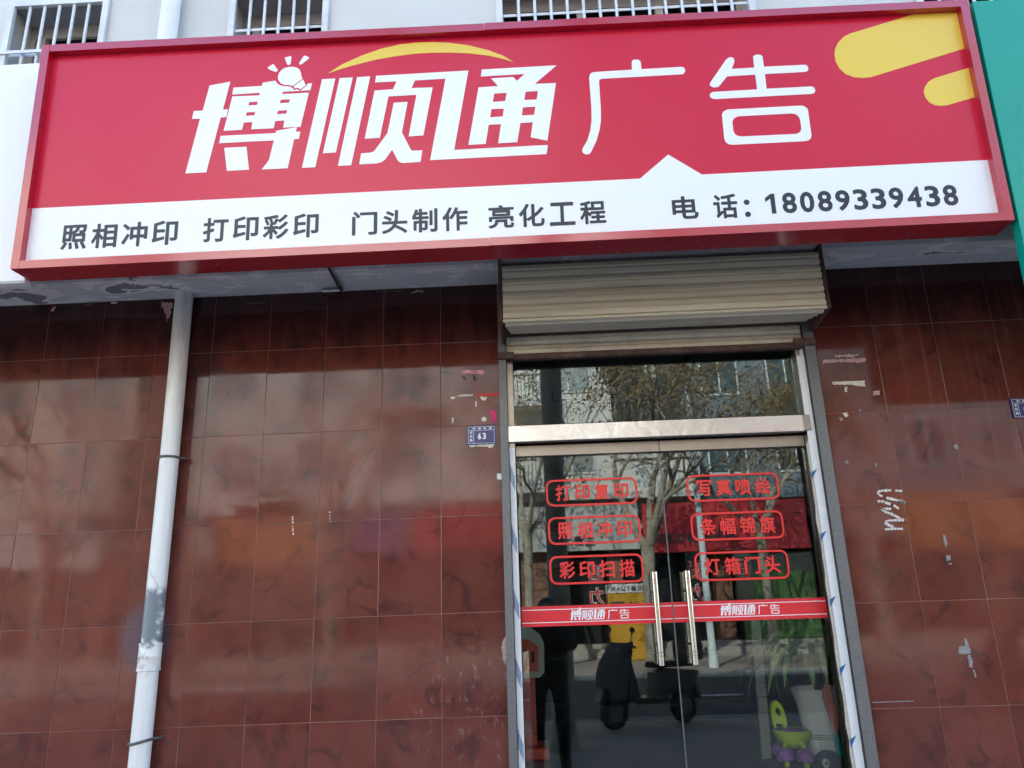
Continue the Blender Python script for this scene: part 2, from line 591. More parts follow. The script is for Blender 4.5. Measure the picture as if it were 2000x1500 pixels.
def glass_mat(name, tint=(0.93, 0.955, 0.945), ior=1.55):
    q = NM(name)
    tr = q.new("ShaderNodeBsdfTransparent")
    tr.inputs[0].default_value = (*tint, 1)
    gl = q.new("ShaderNodeBsdfGlossy")
    gl.inputs['Roughness'].default_value = 0.004
    gl.inputs[0].default_value = (0.93, 0.98, 0.96, 1)
    fr = q.new("ShaderNodeFresnel")
    fr.inputs[0].default_value = ior
    mx = q.new("ShaderNodeMixShader")
    q.link(fr.outputs[0], mx.inputs[0])
    q.link(tr.outputs[0], mx.inputs[1]); q.link(gl.outputs[0], mx.inputs[2])
    bp = q.new("ShaderNodeBump")
    bp.inputs['Strength'].default_value = 0.02
    bp.inputs['Distance'].default_value = 0.01
    q.link(q.noise(q.coord('World'), 1.6, 1, 0.4), bp.inputs['Height'])
    q.link(bp.outputs[0], gl.inputs['Normal']); q.link(bp.outputs[0], fr.inputs['Normal'])
    q.link(mx.outputs[0], q.out.inputs[0])
    return q.m

def rust_mat():
    q = NM("rusty_iron")
    v = q.coord('World')
    c = q.ramp(q.noise(v, 18.0, 8, 0.7), [(0.3, (0.045, 0.025, 0.020)), (0.55, (0.090, 0.048, 0.036)), (0.78, (0.18, 0.125, 0.10))])
    q.set(color=c, rough=0.75, metal=0.1)
    q.bump(q.noise(v, 90.0, 5, 0.6), 0.4, 0.003)
    return q.m

def brick_mat(name, c1, c2, mortar, scale, bw=0.5, rh=0.25, rough=0.7, axis='XY'):
    q = NM(name)
    v = q.coord('World')
    if axis == 'XZ':
        x, y, z = q.sep(v)
        cb = q.new("ShaderNodeCombineXYZ")
        q.link(x, cb.inputs[0]); q.link(z, cb.inputs[1]); q.link(y, cb.inputs[2])
        v = cb.outputs[0]
    br = q.new("ShaderNodeTexBrick")
    br.inputs['Color1'].default_value = (*c1, 1)
    br.inputs['Color2'].default_value = (*c2, 1)
    br.inputs['Mortar'].default_value = (*mortar, 1)
    br.inputs['Scale'].default_value = scale
    br.inputs['Brick Width'].default_value = bw
    br.inputs['Row Height'].default_value = rh
    br.inputs['Mortar Size'].default_value = 0.012
    q.link(v, br.inputs['Vector'])
    c = q.mix(q.ramp(q.noise(q.coord('World'), 1.3, 7, 0.65), [(0.4, 0.0), (0.75, 0.45)]), br.outputs['Color'], tuple(x * 0.55 for x in c1))
    q.set(color=c, rough=rough)
    q.bump(br.outputs['Fac'], -0.4, 0.004)
    return q.m

M = dict(
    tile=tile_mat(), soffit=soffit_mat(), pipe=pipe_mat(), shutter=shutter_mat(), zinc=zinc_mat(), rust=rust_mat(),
    steel=steel_mat("stainless_steel", (0.50, 0.47, 0.455), 0.2, 0.35), steel_worn=steel_mat("worn_brushed_steel", (0.27, 0.235, 0.20), 0.36, 0.1),
    chrome=steel_mat("polished_handle_steel", (0.52, 0.51, 0.495), 0.13, 0.03, False),
    glass=glass_mat("door_glass"), glass_far=glass_mat("window_glass", (0.86, 0.9, 0.89)),
    curtain_steel=grainy("lit_beige_shutter_steel", (0.70, 0.645, 0.50), 0.5, 0.06, 9.0, dirt=(0.20, 0.16, 0.11), dirt_amt=0.45),  # lighter shutter steel: street light on the curtain put into its colour
    grout=grainy("pale_grout", (0.25, 0.15, 0.125), 0.85, 0.25, 9.0),
    wall=grainy("off_white_render", (0.60, 0.60, 0.585), 0.85, 0.05, 1.5, bump=0.12, bscale=140, dirt=(0.42, 0.41, 0.39), dirt_amt=0.18),
    white_sheet=grainy("white_sign_sheet", (0.78, 0.79, 0.80), 0.32, 0.02, 0.8),
    green_sheet=grainy("green_sign_sheet", (0.006, 0.30, 0.215), 0.30, 0.05, 0.7, spec=0.5),
    green_side=grainy("dark_green_edge", (0.01, 0.06, 0.04), 0.6, 0.1, 5.0),
    red_panel=grainy("red_printed_panel", (0.56, 0.011, 0.046), 0.25, 0.004, 0.9, spec=0.32),
    red_frame=grainy("red_painted_metal", (0.40, 0.006, 0.024), 0.16, 0.06, 1.2, spec=0.7, coat=0.45),
    white_print=grainy("white_print", (0.80, 0.81, 0.82), 0.30, 0.004, 1.0, spec=0.5),
    yellow_print=grainy("yellow_print", (0.76, 0.54, 0.065), 0.25, 0.004, 1.0, spec=0.45),
    grey_print=grainy("dark_grey_print", (0.026, 0.028, 0.036), 0.35, 0.05, 1.0, spec=0.35),
    red_vinyl=grainy("red_vinyl_lettering", (0.72, 0.022, 0.020), 0.42, 0.04, 4.0),
    red_tape=grainy("red_door_band", (0.66, 0.020, 0.032), 0.34, 0.03, 3.0),
    grille=grainy("white_painted_bars", (0.66, 0.68, 0.70), 0.45, 0.05, 8.0, dirt=(0.35, 0.30, 0.25), dirt_amt=0.4),
    alu=grainy("window_alloy", (0.48, 0.45, 0.42), 0.5, 0.12, 6.0, dirt=(0.25, 0.2, 0.16), dirt_amt=0.5),
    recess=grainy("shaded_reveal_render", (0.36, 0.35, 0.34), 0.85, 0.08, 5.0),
    curtain=grainy("grey_green_blind", (0.32, 0.345, 0.325), 0.8, 0.1, 3.0),
    blue_plate=grainy("blue_enamel", (0.022, 0.028, 0.15), 0.35, 0.08, 20.0),
    film=grainy("white_protective_film", (0.74, 0.76, 0.78), 0.36, 0.04, 30.0, bump=0.3, bscale=40),
    blue_ink=grainy("blue_ink", (0.012, 0.115, 0.30), 0.4, 0.06, 30.0),
    caulk=grainy("old_caulk", (0.50, 0.46, 0.40), 0.7, 0.15, 30.0, bump=0.3),
    black_gap=grainy("black_rubber_and_gap", (0.012, 0.012, 0.012), 0.6, 0.1, 10.0),
    paper=grainy("torn_white_paper", (0.62, 0.57, 0.50), 0.9, 0.15, 50.0),
    pink_paper=grainy("torn_pink_paper", (0.62, 0.30, 0.34), 0.9, 0.3, 40.0, dirt=(0.55, 0.05, 0.20), dirt_amt=0.9),
    pink_strip=grainy("pinkish_old_paper", (0.50, 0.30, 0.30), 0.9, 0.3, 40.0, dirt=(0.25, 0.10, 0.10), dirt_amt=0.6),
    magenta=grainy("magenta_paper", (0.66, 0.035, 0.18), 0.85, 0.15, 40.0),
    red_paper=grainy("faded_red_paper", (0.62, 0.045, 0.05), 0.85, 0.2, 40.0),
    grey_mark=grainy("grey_adhesive_residue", (0.23, 0.225, 0.23), 0.8, 0.25, 60.0),
    chalk=grainy("white_chalky_paint", (0.62, 0.60, 0.58), 0.8, 0.1, 60.0),
    dark_glue=grainy("dark_glue", (0.02, 0.012, 0.012), 0.6, 0.2, 60.0),
    plaster=grainy("broken_plaster", (0.42, 0.32, 0.27), 0.9, 0.3, 60.0, bump=0.8, bscale=90),
    white_plastic=grainy("white_plastic", (0.75, 0.75, 0.74), 0.35, 0.03, 20.0),
    clamp=grainy("dull_clamp_iron", (0.115, 0.12, 0.115), 0.55, 0.2, 40.0, metal=0.4),
)
LOGO = {
 'bo': [([(0.846, 3.8577), (0.9409, 3.8721), (0.9152, 3.7283), (0.9383, 3.7287), (0.9331, 3.6901), (0.9074, 3.6894), (0.8592, 3.4169), (0.7658, 3.4161), (0.8134, 3.6887), (0.7761, 3.6895), (0.7812, 3.7286), (0.8228, 3.7297)], []), ([(0.9578, 3.8399), (1.0888, 3.841), (1.0919, 3.8577), (1.15, 3.865), (1.1601, 3.8492), (1.1736, 3.8395), (1.1915, 3.8339), (1.2172, 3.8306), (1.2321, 3.8209), (1.2404, 3.8097), (1.252, 3.8144), (1.268, 3.8045), (1.2996, 3.8337), (1.2982, 3.8405), (1.3197, 3.841), (1.3134, 3.8063), (1.1868, 3.8049), (1.1833, 3.7932), (1.3068, 3.7934), (1.2749, 3.6206), (1.1963, 3.6212), (1.2006, 3.6577), (1.1579, 3.6567), (1.1529, 3.6202), (1.0508, 3.6209), (1.0556, 3.6574), (1.0147, 3.6571), (1.0092, 3.6211), (0.9252, 3.6202), (0.9553, 3.7943), (1.0801, 3.7927), (1.0818, 3.8058), (0.9535, 3.8046)], [[(1.0338, 3.7601), (1.0742, 3.7608), (1.0719, 3.7433), (1.0308, 3.7427)], [(1.1787, 3.7639), (1.2217, 3.7645), (1.2185, 3.7471), (1.1755, 3.7465)], [(1.0248, 3.7079), (1.065, 3.7091), (1.0628, 3.6913), (1.0218, 3.6907)], [(1.1681, 3.7084), (1.211, 3.7094), (1.2082, 3.6917), (1.165, 3.6902)]]), ([(0.9132, 3.595), (1.1625, 3.5951), (1.1659, 3.6066), (1.2575, 3.6194), (1.2553, 3.5972), (1.2746, 3.5961), (1.2693, 3.5608), (1.2481, 3.5603), (1.2245, 3.4172), (1.1091, 3.4172), (1.1388, 3.461), (1.1572, 3.559), (0.9088, 3.5588)], []), ([(0.9335, 3.5339), (1.034, 3.5338), (1.0508, 3.4195), (0.952, 3.4186)], [])],
 'bulb': [([(1.1613, 3.8768), (1.1616, 3.8902), (1.1668, 3.9056), (1.1761, 3.9199), (1.1915, 3.9297), (1.2112, 3.934), (1.231, 3.9327), (1.2491, 3.9262), (1.2601, 3.9157), (1.267, 3.8995), (1.2683, 3.886), (1.2748, 3.8677), (1.2308, 3.8334), (1.2109, 3.8399), (1.1912, 3.8411), (1.175, 3.851), (1.1646, 3.8654)], []), ([(1.277, 3.8631), (1.2832, 3.8538), (1.2854, 3.8448), (1.2925, 3.8341), (1.2669, 3.8126), (1.2608, 3.8196), (1.2509, 3.8224), (1.244, 3.8184), (1.2349, 3.83)], []), ([(1.1112, 3.936), (1.1331, 3.9527), (1.1391, 3.951), (1.1582, 3.9219), (1.1566, 3.9139), (1.1468, 3.9113), (1.1143, 3.9299)], []), ([(1.1882, 3.9842), (1.2169, 3.9906), (1.2195, 3.9859), (1.2166, 3.9476), (1.2108, 3.9444), (1.202, 3.9463)], []), ([(1.2561, 3.9497), (1.2766, 3.987), (1.2837, 3.9892), (1.3007, 3.98), (1.3024, 3.974), (1.2682, 3.9445), (1.2603, 3.9427)], [])],
 'shun': [([(1.3659, 3.8594), (1.4263, 3.8597), (1.3476, 3.4159), (1.2887, 3.4153)], []), ([(1.4464, 3.8605), (1.5064, 3.8601), (1.4378, 3.4832), (1.3804, 3.4826)], []), ([(1.5268, 3.8605), (1.5864, 3.8609), (1.5078, 3.4165), (1.449, 3.4164)], []), ([(1.6139, 3.8625), (2.0354, 3.8645), (1.9648, 3.466), (2.3785, 3.4675), (2.3709, 3.4235), (1.8583, 3.4217), (1.9307, 3.8288), (1.7914, 3.8278), (1.7756, 3.7889), (1.8716, 3.7872), (1.8287, 3.5461), (1.7628, 3.5448), (1.7982, 3.7532), (1.671, 3.7528), (1.6336, 3.5449), (1.5664, 3.5444), (1.6077, 3.7862), (1.6917, 3.788), (1.708, 3.828), (1.6097, 3.8287)], []), ([(1.6956, 3.7187), (1.7582, 3.7189), (1.7325, 3.5669), (1.7687, 3.4865), (1.7738, 3.4767), (1.7806, 3.4726), (1.8233, 3.4721), (1.8156, 3.4159), (1.7364, 3.4146), (1.7227, 3.4199), (1.7125, 3.4328), (1.689, 3.4834), (1.6595, 3.4376), (1.6443, 3.4245), (1.6205, 3.419), (1.5437, 3.4187), (1.5513, 3.472), (1.589, 3.473), (1.601, 3.4749), (1.6095, 3.4802), (1.6678, 3.5656)], [])],
 'tong': [([(2.0966, 3.8659), (2.4353, 3.8673), (2.3326, 3.7773), (2.4286, 3.7763), (2.3771, 3.4892), (2.3044, 3.5096), (2.3172, 3.5842), (2.2619, 3.5835), (2.2443, 3.4891), (2.1601, 3.4881), (2.1757, 3.5827), (2.1207, 3.5828), (2.1051, 3.4885), (2.0285, 3.4879), (2.0796, 3.7743), (2.1681, 3.7761), (2.1373, 3.8176), (2.2371, 3.8183), (2.2538, 3.7979), (2.2896, 3.8311), (2.0913, 3.8303)], [[(2.1491, 3.739), (2.2051, 3.7392), (2.198, 3.6977), (2.1418, 3.6963)], [(2.2905, 3.7401), (2.346, 3.7399), (2.3388, 3.6972), (2.2831, 3.6974)], [(2.135, 3.6604), (2.1907, 3.6603), (2.1844, 3.6207), (2.1277, 3.619)], [(2.2755, 3.6608), (2.3315, 3.6614), (2.324, 3.6204), (2.269, 3.6205)]])],
 'guang': [([(2.7737, 3.8613), (2.7773, 3.8717), (2.788, 3.8757), (2.8034, 3.8741), (2.8126, 3.8669), (2.8147, 3.8554), (2.8141, 3.8243), (2.9946, 3.8252), (3.004, 3.822), (3.0087, 3.8105), (3.0079, 3.8007), (3.0012, 3.7899), (2.9913, 3.7872), (2.6366, 3.7856), (2.625, 3.783), (2.6214, 3.7714), (2.621, 3.6412), (2.6183, 3.5771), (2.61, 3.533), (2.5926, 3.4771), (2.5671, 3.4252), (2.5581, 3.4144), (2.544, 3.4121), (2.5304, 3.4191), (2.5266, 3.4318), (2.53, 3.4416), (2.5536, 3.4824), (2.5686, 3.529), (2.5771, 3.5795), (2.5797, 3.6436), (2.5785, 3.7937), (2.5823, 3.8099), (2.5927, 3.8206), (2.613, 3.8226), (2.7722, 3.8236)], [])],
 'gao': [([(3.1938, 3.8488), (3.2063, 3.8593), (3.2179, 3.8619), (3.2288, 3.8566), (3.232, 3.8431), (3.2269, 3.8269), (3.2146, 3.8013), (3.3152, 3.8017), (3.3162, 3.8578), (3.3239, 3.866), (3.3384, 3.8684), (3.3522, 3.8642), (3.3581, 3.8552), (3.358, 3.8037), (3.5408, 3.8025), (3.5501, 3.796), (3.5523, 3.7821), (3.5481, 3.7712), (3.5374, 3.7666), (3.3584, 3.7663), (3.3573, 3.6915), (3.555, 3.6914), (3.5663, 3.6836), (3.5684, 3.6693), (3.5619, 3.6581), (3.5514, 3.6542), (3.1264, 3.6529), (3.1128, 3.6575), (3.105, 3.6709), (3.1096, 3.6836), (3.1214, 3.6893), (3.3161, 3.6907), (3.3158, 3.7656), (3.1911, 3.7646), (3.1589, 3.7261), (3.1464, 3.7138), (3.1264, 3.7118), (3.1131, 3.721), (3.1105, 3.729), (3.1148, 3.7385)], []), ([(3.1497, 3.5752), (3.1579, 3.5894), (3.1772, 3.5979), (3.4931, 3.5987), (3.5095, 3.5958), (3.5219, 3.5836), (3.5245, 3.5694), (3.5237, 3.4529), (3.5201, 3.4375), (3.5078, 3.4269), (3.4881, 3.4237), (3.1819, 3.424), (3.1629, 3.4282), (3.1519, 3.4394), (3.1479, 3.4553)], [[(3.1918, 3.5379), (3.2006, 3.5532), (3.2183, 3.5617), (3.4525, 3.5622), (3.4687, 3.5581), (3.4809, 3.5447), (3.4847, 3.5305), (3.4852, 3.4895), (3.4806, 3.4741), (3.4712, 3.4652), (3.4569, 3.461), (3.2218, 3.4618), (3.2056, 3.4665), (3.1946, 3.4778), (3.1905, 3.4924)]])],
 'arc': [([(1.3903, 3.8878), (1.4566, 3.9324), (1.5458, 3.9732), (1.6354, 4.0038), (1.7254, 4.0216), (1.7929, 4.0267), (1.8738, 4.0247), (1.95, 4.0158), (2.0392, 3.9968), (2.1278, 3.9655), (2.1936, 3.9332), (2.2421, 3.896), (2.1931, 3.9164), (2.1271, 3.9373), (2.0384, 3.9546), (1.9493, 3.9642), (1.8734, 3.9679), (1.7928, 3.9677), (1.7031, 3.9599), (1.6135, 3.9474), (1.5017, 3.9219), (1.4348, 3.9029)], [])],
 'blob': [([(4.255, 4.0898), (3.7588, 3.9509), (3.7295, 3.9367), (3.7013, 3.9096), (3.6835, 3.8787), (3.676, 3.8506), (3.6758, 3.8126), (3.6884, 3.774), (3.7114, 3.7444), (3.744, 3.7269), (3.7807, 3.7203), (3.8186, 3.7224), (4.259, 3.8461)], []), ([(4.2628, 3.7484), (4.0881, 3.6999), (4.0613, 3.6829), (4.0431, 3.6593), (4.0354, 3.6382), (4.0368, 3.6075), (4.0502, 3.5822), (4.0715, 3.567), (4.0972, 3.5624), (4.121, 3.5629), (4.2621, 3.6003)], [])],
 'strip': [([(0.052, 3.2818), (2.769, 3.2836), (2.8992, 3.3924), (3.0359, 3.2888), (4.2727, 3.2922)], [])],
}

# ---------------------------------------------------------------- ground
GND = grainy("dusty_earth", (0.16, 0.14, 0.12), 0.95, 0.2, 0.6)
ASPH = grainy("asphalt", (0.052, 0.052, 0.054), 0.85, 0.2, 1.2, bump=0.4, bscale=60)
PAVE = brick_mat("paving_bricks", (0.30, 0.265, 0.235), (0.36, 0.32, 0.285), (0.13, 0.06, 0.055), 2.4, 0.6, 0.26)
KERB = grainy("kerb_stone", (0.33, 0.325, 0.31), 0.8, 0.12, 4.0, bump=0.3)
LINE = grainy("white_road_paint", (0.70, 0.70, 0.68), 0.7, 0.1, 6.0)
tag(MB().box(-600, 600, -600, 600, -0.6, -0.13).build("ground", GND), kind='structure')
tag(MB().box(-200, 200, -16.0, -8.1, -0.129, -0.12).build("road", ASPH), kind='structure')
tag(MB().box(-200, 200, -8.0, 0.02, -0.128, 0.0).build("pavement", PAVE), kind='structure')
tag(MB().box(-200, 200, -22.2, -16.2, -0.128, 0.0).build("pavement", PAVE), kind='structure')
k = MB()
for i in range(-60, 60):
    k.box(i * 1.0 + 0.004, i * 1.0 + 0.996, -8.12, -8.0, -0.128, 0.012)
tag(k.build("kerb", KERB), kind='structure')
k = MB()
for i in range(-60, 60):
    k.box(i * 1.0 + 0.004, i * 1.0 + 0.996, -16.2, -16.08, -0.128, 0.012)
tag(k.build("kerb", KERB), kind='structure')
k = MB()
for i in range(-20, 20):
    k.box(i * 4.0, i * 4.0 + 2.0, -12.1, -11.95, -0.1195, -0.1155)
tag(k.build("road_marking", LINE), kind='structure')

# ---------------------------------------------------------------- the shop building
SOF, FAS = 3.19, -0.25                      # soffit height, front of the upper storeys
bld = thing("shop_building", "off white rendered building overhanging the red tiled shop front", "building", (1.5, 5.0, 0.0))
WINS = [(-0.625, -0.045), (0.652, 1.215), (2.150, 3.560), (4.42, 5.3)]
WZ0, WZ1 = 4.10, 4.93
w = MB()
xs = [-9.0]
for a, b in WINS:
    w.box(xs[-1], a, FAS, -0.03, WZ0, WZ1)
    xs.append(b)
w.box(xs[-1], 13.0, FAS, -0.03, WZ0, WZ1)
w.box(-9.0, 13.0, FAS, -0.03, SOF + 0.001, WZ0)
w.box(-9.0, 13.0, FAS, -0.03, WZ1, 11.5)
w.box(-9.0, 13.0, 0.10, 9.5, 3.30, 11.5)
w.box(-9.0, 13.0, -0.03, 0.10, 11.2, 11.5)
part("upper_wall", w, M['wall'], bld)
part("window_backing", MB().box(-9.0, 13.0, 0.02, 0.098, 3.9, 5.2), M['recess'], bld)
part("soffit", MB().box(-9.0, 13.0, FAS + 0.002, 0.06, SOF - 0.02, SOF), M['soffit'], bld)
part("backing_wall", MB().box(-9.0, 2.098, 0.0016, 0.12, 0.0, SOF - 0.021).box(3.690, 13.0, 0.0016, 0.12, 0.0, SOF - 0.021)
     .box(2.098, 3.690, 0.0016, 0.12, 2.80, SOF - 0.021), M['grout'], bld)

def window(x0, x1, mull, header, curtain):
    """a recessed window: reveal, alloy frame with mullions, panes, blind, and a bar grille flush with the wall"""
    f = part("window", MB().box(x0, x0 + 0.035, -0.075, -0.035, WZ0, WZ1).box(x1 - 0.035, x1, -0.075, -0.035, WZ0, WZ1)
             .box(x0 + 0.035, x1 - 0.035, -0.075, -0.035, WZ1 - 0.09, WZ1), M['alu'], bld)
    xx = [x0 + 0.035] + mull + [x1 - 0.035]
    for m_ in mull:
        part("mullion", MB().box(m_ - 0.022, m_ + 0.022, -0.085, -0.037, WZ0, WZ1 - 0.0905), M['alu'], f)
    for a, b in zip(xx[:-1], xx[1:]):
        part("pane", MB().box(a, b, -0.056, -0.051, WZ0 + 0.001, WZ1 - 0.091), M['glass_far'], f)
    part("blind", MB().box(x0 + 0.03, x1 - 0.03, -0.028, -0.02, WZ0, WZ1 - header), curtain, f)
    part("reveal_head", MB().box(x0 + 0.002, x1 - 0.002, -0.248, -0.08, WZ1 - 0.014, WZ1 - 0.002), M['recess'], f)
    g = part("security_grille", MB().box(x0, x1, -0.276, -0.252, WZ1 - 0.036, WZ1 - 0.002).box(x0, x0 + 0.034, -0.276, -0.252, WZ0, WZ1 - 0.0365)
             .box(x1 - 0.034, x1, -0.276, -0.252, WZ0, WZ1 - 0.0365), M['grille'], bld)
    n = max(5, round((x1 - x0 - 0.07) / 0.088) - 1)
    for i in range(n):
        xb = x0 + 0.034 + (x1 - x0 - 0.068) * (i + 1) / (n + 1)
        part("bar", MB().tube([(xb, -0.262, WZ0), (xb, -0.262, WZ1 - 0.037)], 0.0085, 10), M['grille'], g, True)
    part("cross_bar", MB().box(x0 + 0.036, x1 - 0.036, -0.2545, -0.2515, 4.562, 4.584).box(x0 - 0.02, x1 - 0.04, -0.285, -0.2775, 4.562, 4.582)
         if x0 < 0 else MB().box(x0 + 0.036, x1 - 0.036, -0.2545, -0.2505, 4.652, 4.668), M['grille'], g)
window(*WINS[0], [-0.545], 0.13, M['curtain'])
window(*WINS[1], [0.735], 0.13, M['curtain'])
window(*WINS[2], [2.63, 3.08], 0.15, M['curtain'])
window(*WINS[3], [4.8], 0.2, M['curtain'])

# ---------------------------------------------------------------- tiled walls, every tile a piece
TW, TH, Z0 = 0.30, 0.45, 2.851
SL = [0.0, 0.004, 0.0075, 0.0075, 0.008, 0.008, 0.008, 0.008]     # the left courses climb a little to the right
def tiled(name, label, xa, xb, origin, slope, dz, group):
    root = thing(name, label, "wall", ((xa + xb) / 2, 0.0, 0.0), group)
    rows = [(SOF - 0.022, 0)] + [(Z0 - TH * i, i) for i in range(7)] + [(0.002, 7)]
    c0 = math.floor((xa - origin) / TW)
    c1 = math.ceil((xb - origin) / TW)
    rnd = random.Random(int(xa * 100))
    g = 0.0011
    for ri in range(len(rows) - 1):
        zt, st = rows[ri]
        zb, sb = rows[ri + 1]
        top = 0.0 if ri == 0 else 1.0
        for c in range(c0, c1):
            a, b = max(xa, origin + c * TW), min(xb, origin + (c + 1) * TW)
            if b - a < 0.02:
                continue
            def zz(x, base, s, on):
                return base + dz * on + (slope * SL[s] * (x - 0.75) / 1.05 if on else 0.0)
            bot = 0.0 if ri == len(rows) - 2 else 1.0
            P = [(a + g, zz(a, zb, sb, bot) + g), (b - g, zz(b, zb, sb, bot) + g), (b - g, zz(b, zt, st, top) - g), (a + g, zz(a, zt, st, top) - g)]
            ty, tx = rnd.gauss(0, 0.0018), rnd.gauss(0, 0.0026)
            cx, cz = (a + b) / 2, (zt + zb) / 2
            e = 0.0012
            f = [(x, min(0.0013, rnd.uniform(-0.0004, 0.0004) * 0 + (x - cx) * tx + (z - cz) * ty), z) for x, z in P]
            sgn = [(1, 1), (-1, 1), (-1, -1), (1, -1)]
            face = [(p[0] + e * s[0], p[1], p[2] + e * s[1]) for p, s in zip(f, sgn)]
            rim = [(p[0], p[1] + 0.001, p[2]) for p in f]
            back = [(p[0], 0.011, p[2]) for p in f]
            m = MB()
            m.add(face + rim + back, [(0, 1, 2, 3)] + [(4 + i, 4 + (i + 1) % 4, (i + 1) % 4, i) for i in range(4)]
                  + [(8 + i, 8 + (i + 1) % 4, 4 + (i + 1) % 4, 4 + i) for i in range(4)])
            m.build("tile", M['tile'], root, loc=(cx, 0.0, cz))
    return root
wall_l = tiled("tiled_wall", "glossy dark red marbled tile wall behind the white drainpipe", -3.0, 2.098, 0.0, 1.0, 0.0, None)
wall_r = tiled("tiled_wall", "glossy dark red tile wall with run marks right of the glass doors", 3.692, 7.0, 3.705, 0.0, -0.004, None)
# dribbled white paint mark on the right wall, and a faded round sticker outline
mk = MB()
def stroke(pts, wd, seed):
    rr_ = random.Random(seed)
    for (x0, z0), (x1, z1) in zip(pts[:-1], pts[1:]):
        L = math.hypot(x1 - x0, z1 - z0)
        n = max(1, int(L / 0.013))
        for i in range(n):
            if rr_.random() < 0.04:
                continue
            t0, t1 = i / n, (i + rr_.uniform(0.78, 1.0)) / n
            px, pz = -(z1 - z0) / L, (x1 - x0) / L
            h = wd * rr_.uniform(0.35, 0.62)
            q = [(x0 + (x1 - x0) * t0 + px * h, z0 + (z1 - z0) * t0 + pz * h), (x0 + (x1 - x0) * t0 - px * h, z0 + (z1 - z0) * t0 - pz * h),
                 (x0 + (x1 - x0) * t1 - px * h * 0.8, z0 + (z1 - z0) * t1 - pz * h * 0.8), (x0 + (x1 - x0) * t1 + px * h, z0 + (z1 - z0) * t1 + pz * h)]
            mk.poly(q, fn=wall_fn(-0.0026), thick=0.0006)
SQ = [[(4.007, 2.002), (3.956, 2.008), (3.905, 2.007), (3.89, 1.999), (3.896, 1.987), (3.928, 1.972), (3.976, 1.959), (4.009, 1.942)],
      [(3.884, 1.958), (3.919, 1.955)], [(3.918, 1.95), (3.955, 1.937), (3.979, 1.917)],
      [(3.941, 1.92), (3.897, 1.922), (3.908, 1.908), (3.947, 1.891), (3.992, 1.861)],
      [(3.976, 1.866), (3.915, 1.866), (3.902, 1.857), (3.912, 1.846), (3.938, 1.836)], [(3.896, 1.825), (3.936, 1.827), (3.983, 1.824)]]
for i, s in enumerate(SQ):
    stroke(s, 0.012, i + 3)
stroke([(3.984, 1.958), (4.012, 1.942)], 0.02, 30)
stroke([(3.961, 1.826), (3.985, 1.822)], 0.022, 31)
tag(part("paint_squiggle", mk, M['chalk'], wall_r), "dribbled zigzag of worn white paint")

def ragged(pts, seed, amp=0.0035, step=0.008):
    """tear an outline: subdivide its sides and jitter the points"""
    rr_ = random.Random(seed)
    out = []
    for i in range(len(pts)):
        a, b = pts[i], pts[(i + 1) % len(pts)]
        n = max(1, int(math.dist(a, b) / step))
        for j in range(n):
            t = j / n
            out.append((a[0] + (b[0] - a[0]) * t + rr_.uniform(-amp, amp), a[1] + (b[1] - a[1]) * t + rr_.uniform(-amp, amp)))
    return out

def scrap(label, pts, m, seed, lift=0.0022, amp=0.0035, cat="paper scrap", name="paper_scrap"):
    o = MB().poly(ragged(pts, seed, amp), fn=wall_fn(-lift), thick=0.0012).build(name, m, loc=(pts[0][0], 0, pts[0][1]))
    return tag(o, label, cat)
scrap("torn strip of white paper stuck right of the door on the red wall", [(3.76, 2.557), (3.919, 2.557), (3.917, 2.525), (3.882, 2.529), (3.857, 2.538), (3.761, 2.542)], M['paper'], 1, amp=0.0015)
scrap("long torn pinkish paper strip just under the shutter, right of the door", [(3.726, 2.674), (3.943, 2.673), (3.94, 2.655), (3.902, 2.651), (3.827, 2.66), (3.728, 2.653)], M['pink_strip'], 2, amp=0.003)
scrap("short faint paper remnant above the long pinkish strip", [(3.794, 2.696), (3.909, 2.697), (3.909, 2.684), (3.792, 2.682)], M['plaster'], 3, amp=0.004)
scrap("small brown square of dried glue right of the torn white strip", [(3.951, 2.501), (3.983, 2.502), (3.981, 2.48), (3.949, 2.478)], M['plaster'], 4, amp=0.002, cat="glue patch", name="glue_patch")
scrap("tiny curled flap hanging under the torn white paper strip", [(3.816, 2.526), (3.828, 2.526), (3.824, 2.5), (3.812, 2.504)], M['paper'], 5, 0.004, amp=0.002)
scrap("torn pink paper with purple streak, topmost left of the door", [(1.905, 2.697), (2.024, 2.693), (2.022, 2.676), (2.014, 2.664), (1.997, 2.67), (1.948, 2.68), (1.909, 2.674)], M['pink_paper'], 6)
scrap("dark glue flake under the left end of the pink scrap", [(1.91, 2.666), (1.924, 2.663), (1.927, 2.647), (1.914, 2.658)], M['dark_glue'], 7, amp=0.002, cat="glue patch", name="glue_patch")
scrap("dark glue flake under the middle of the pink scrap", [(1.965, 2.666), (1.981, 2.663), (1.98, 2.637), (1.97, 2.645)], M['dark_glue'], 8, amp=0.002, cat="glue patch", name="glue_patch")
scrap("bright magenta paper shred above the blue house number plate", [(2.047, 2.479), (2.064, 2.483), (2.080, 2.46), (2.080, 2.418), (2.064, 2.414), (2.056, 2.446)], M['magenta'], 9, amp=0.002)
scrap("thin red tape strip running to the door jamb", [(1.968, 2.565), (2.01, 2.568), (2.0955, 2.569), (2.0955, 2.554), (2.044, 2.556), (1.995, 2.558)], M['red_paper'], 10, amp=0.0015, name="tape_strip", cat="tape")
scrap("thin cream tape strip left of the red tape", [(1.88, 2.564), (1.918, 2.568), (1.964, 2.566), (1.962, 2.559), (1.884, 2.558)], M['paper'], 11, amp=0.001, name="tape_strip", cat="tape")
scrap("cream paper blob between magenta shred and number plate", [(2.007, 2.441), (2.017, 2.453), (2.029, 2.442), (2.026, 2.425), (2.009, 2.424)], M['paper'], 12, amp=0.004)
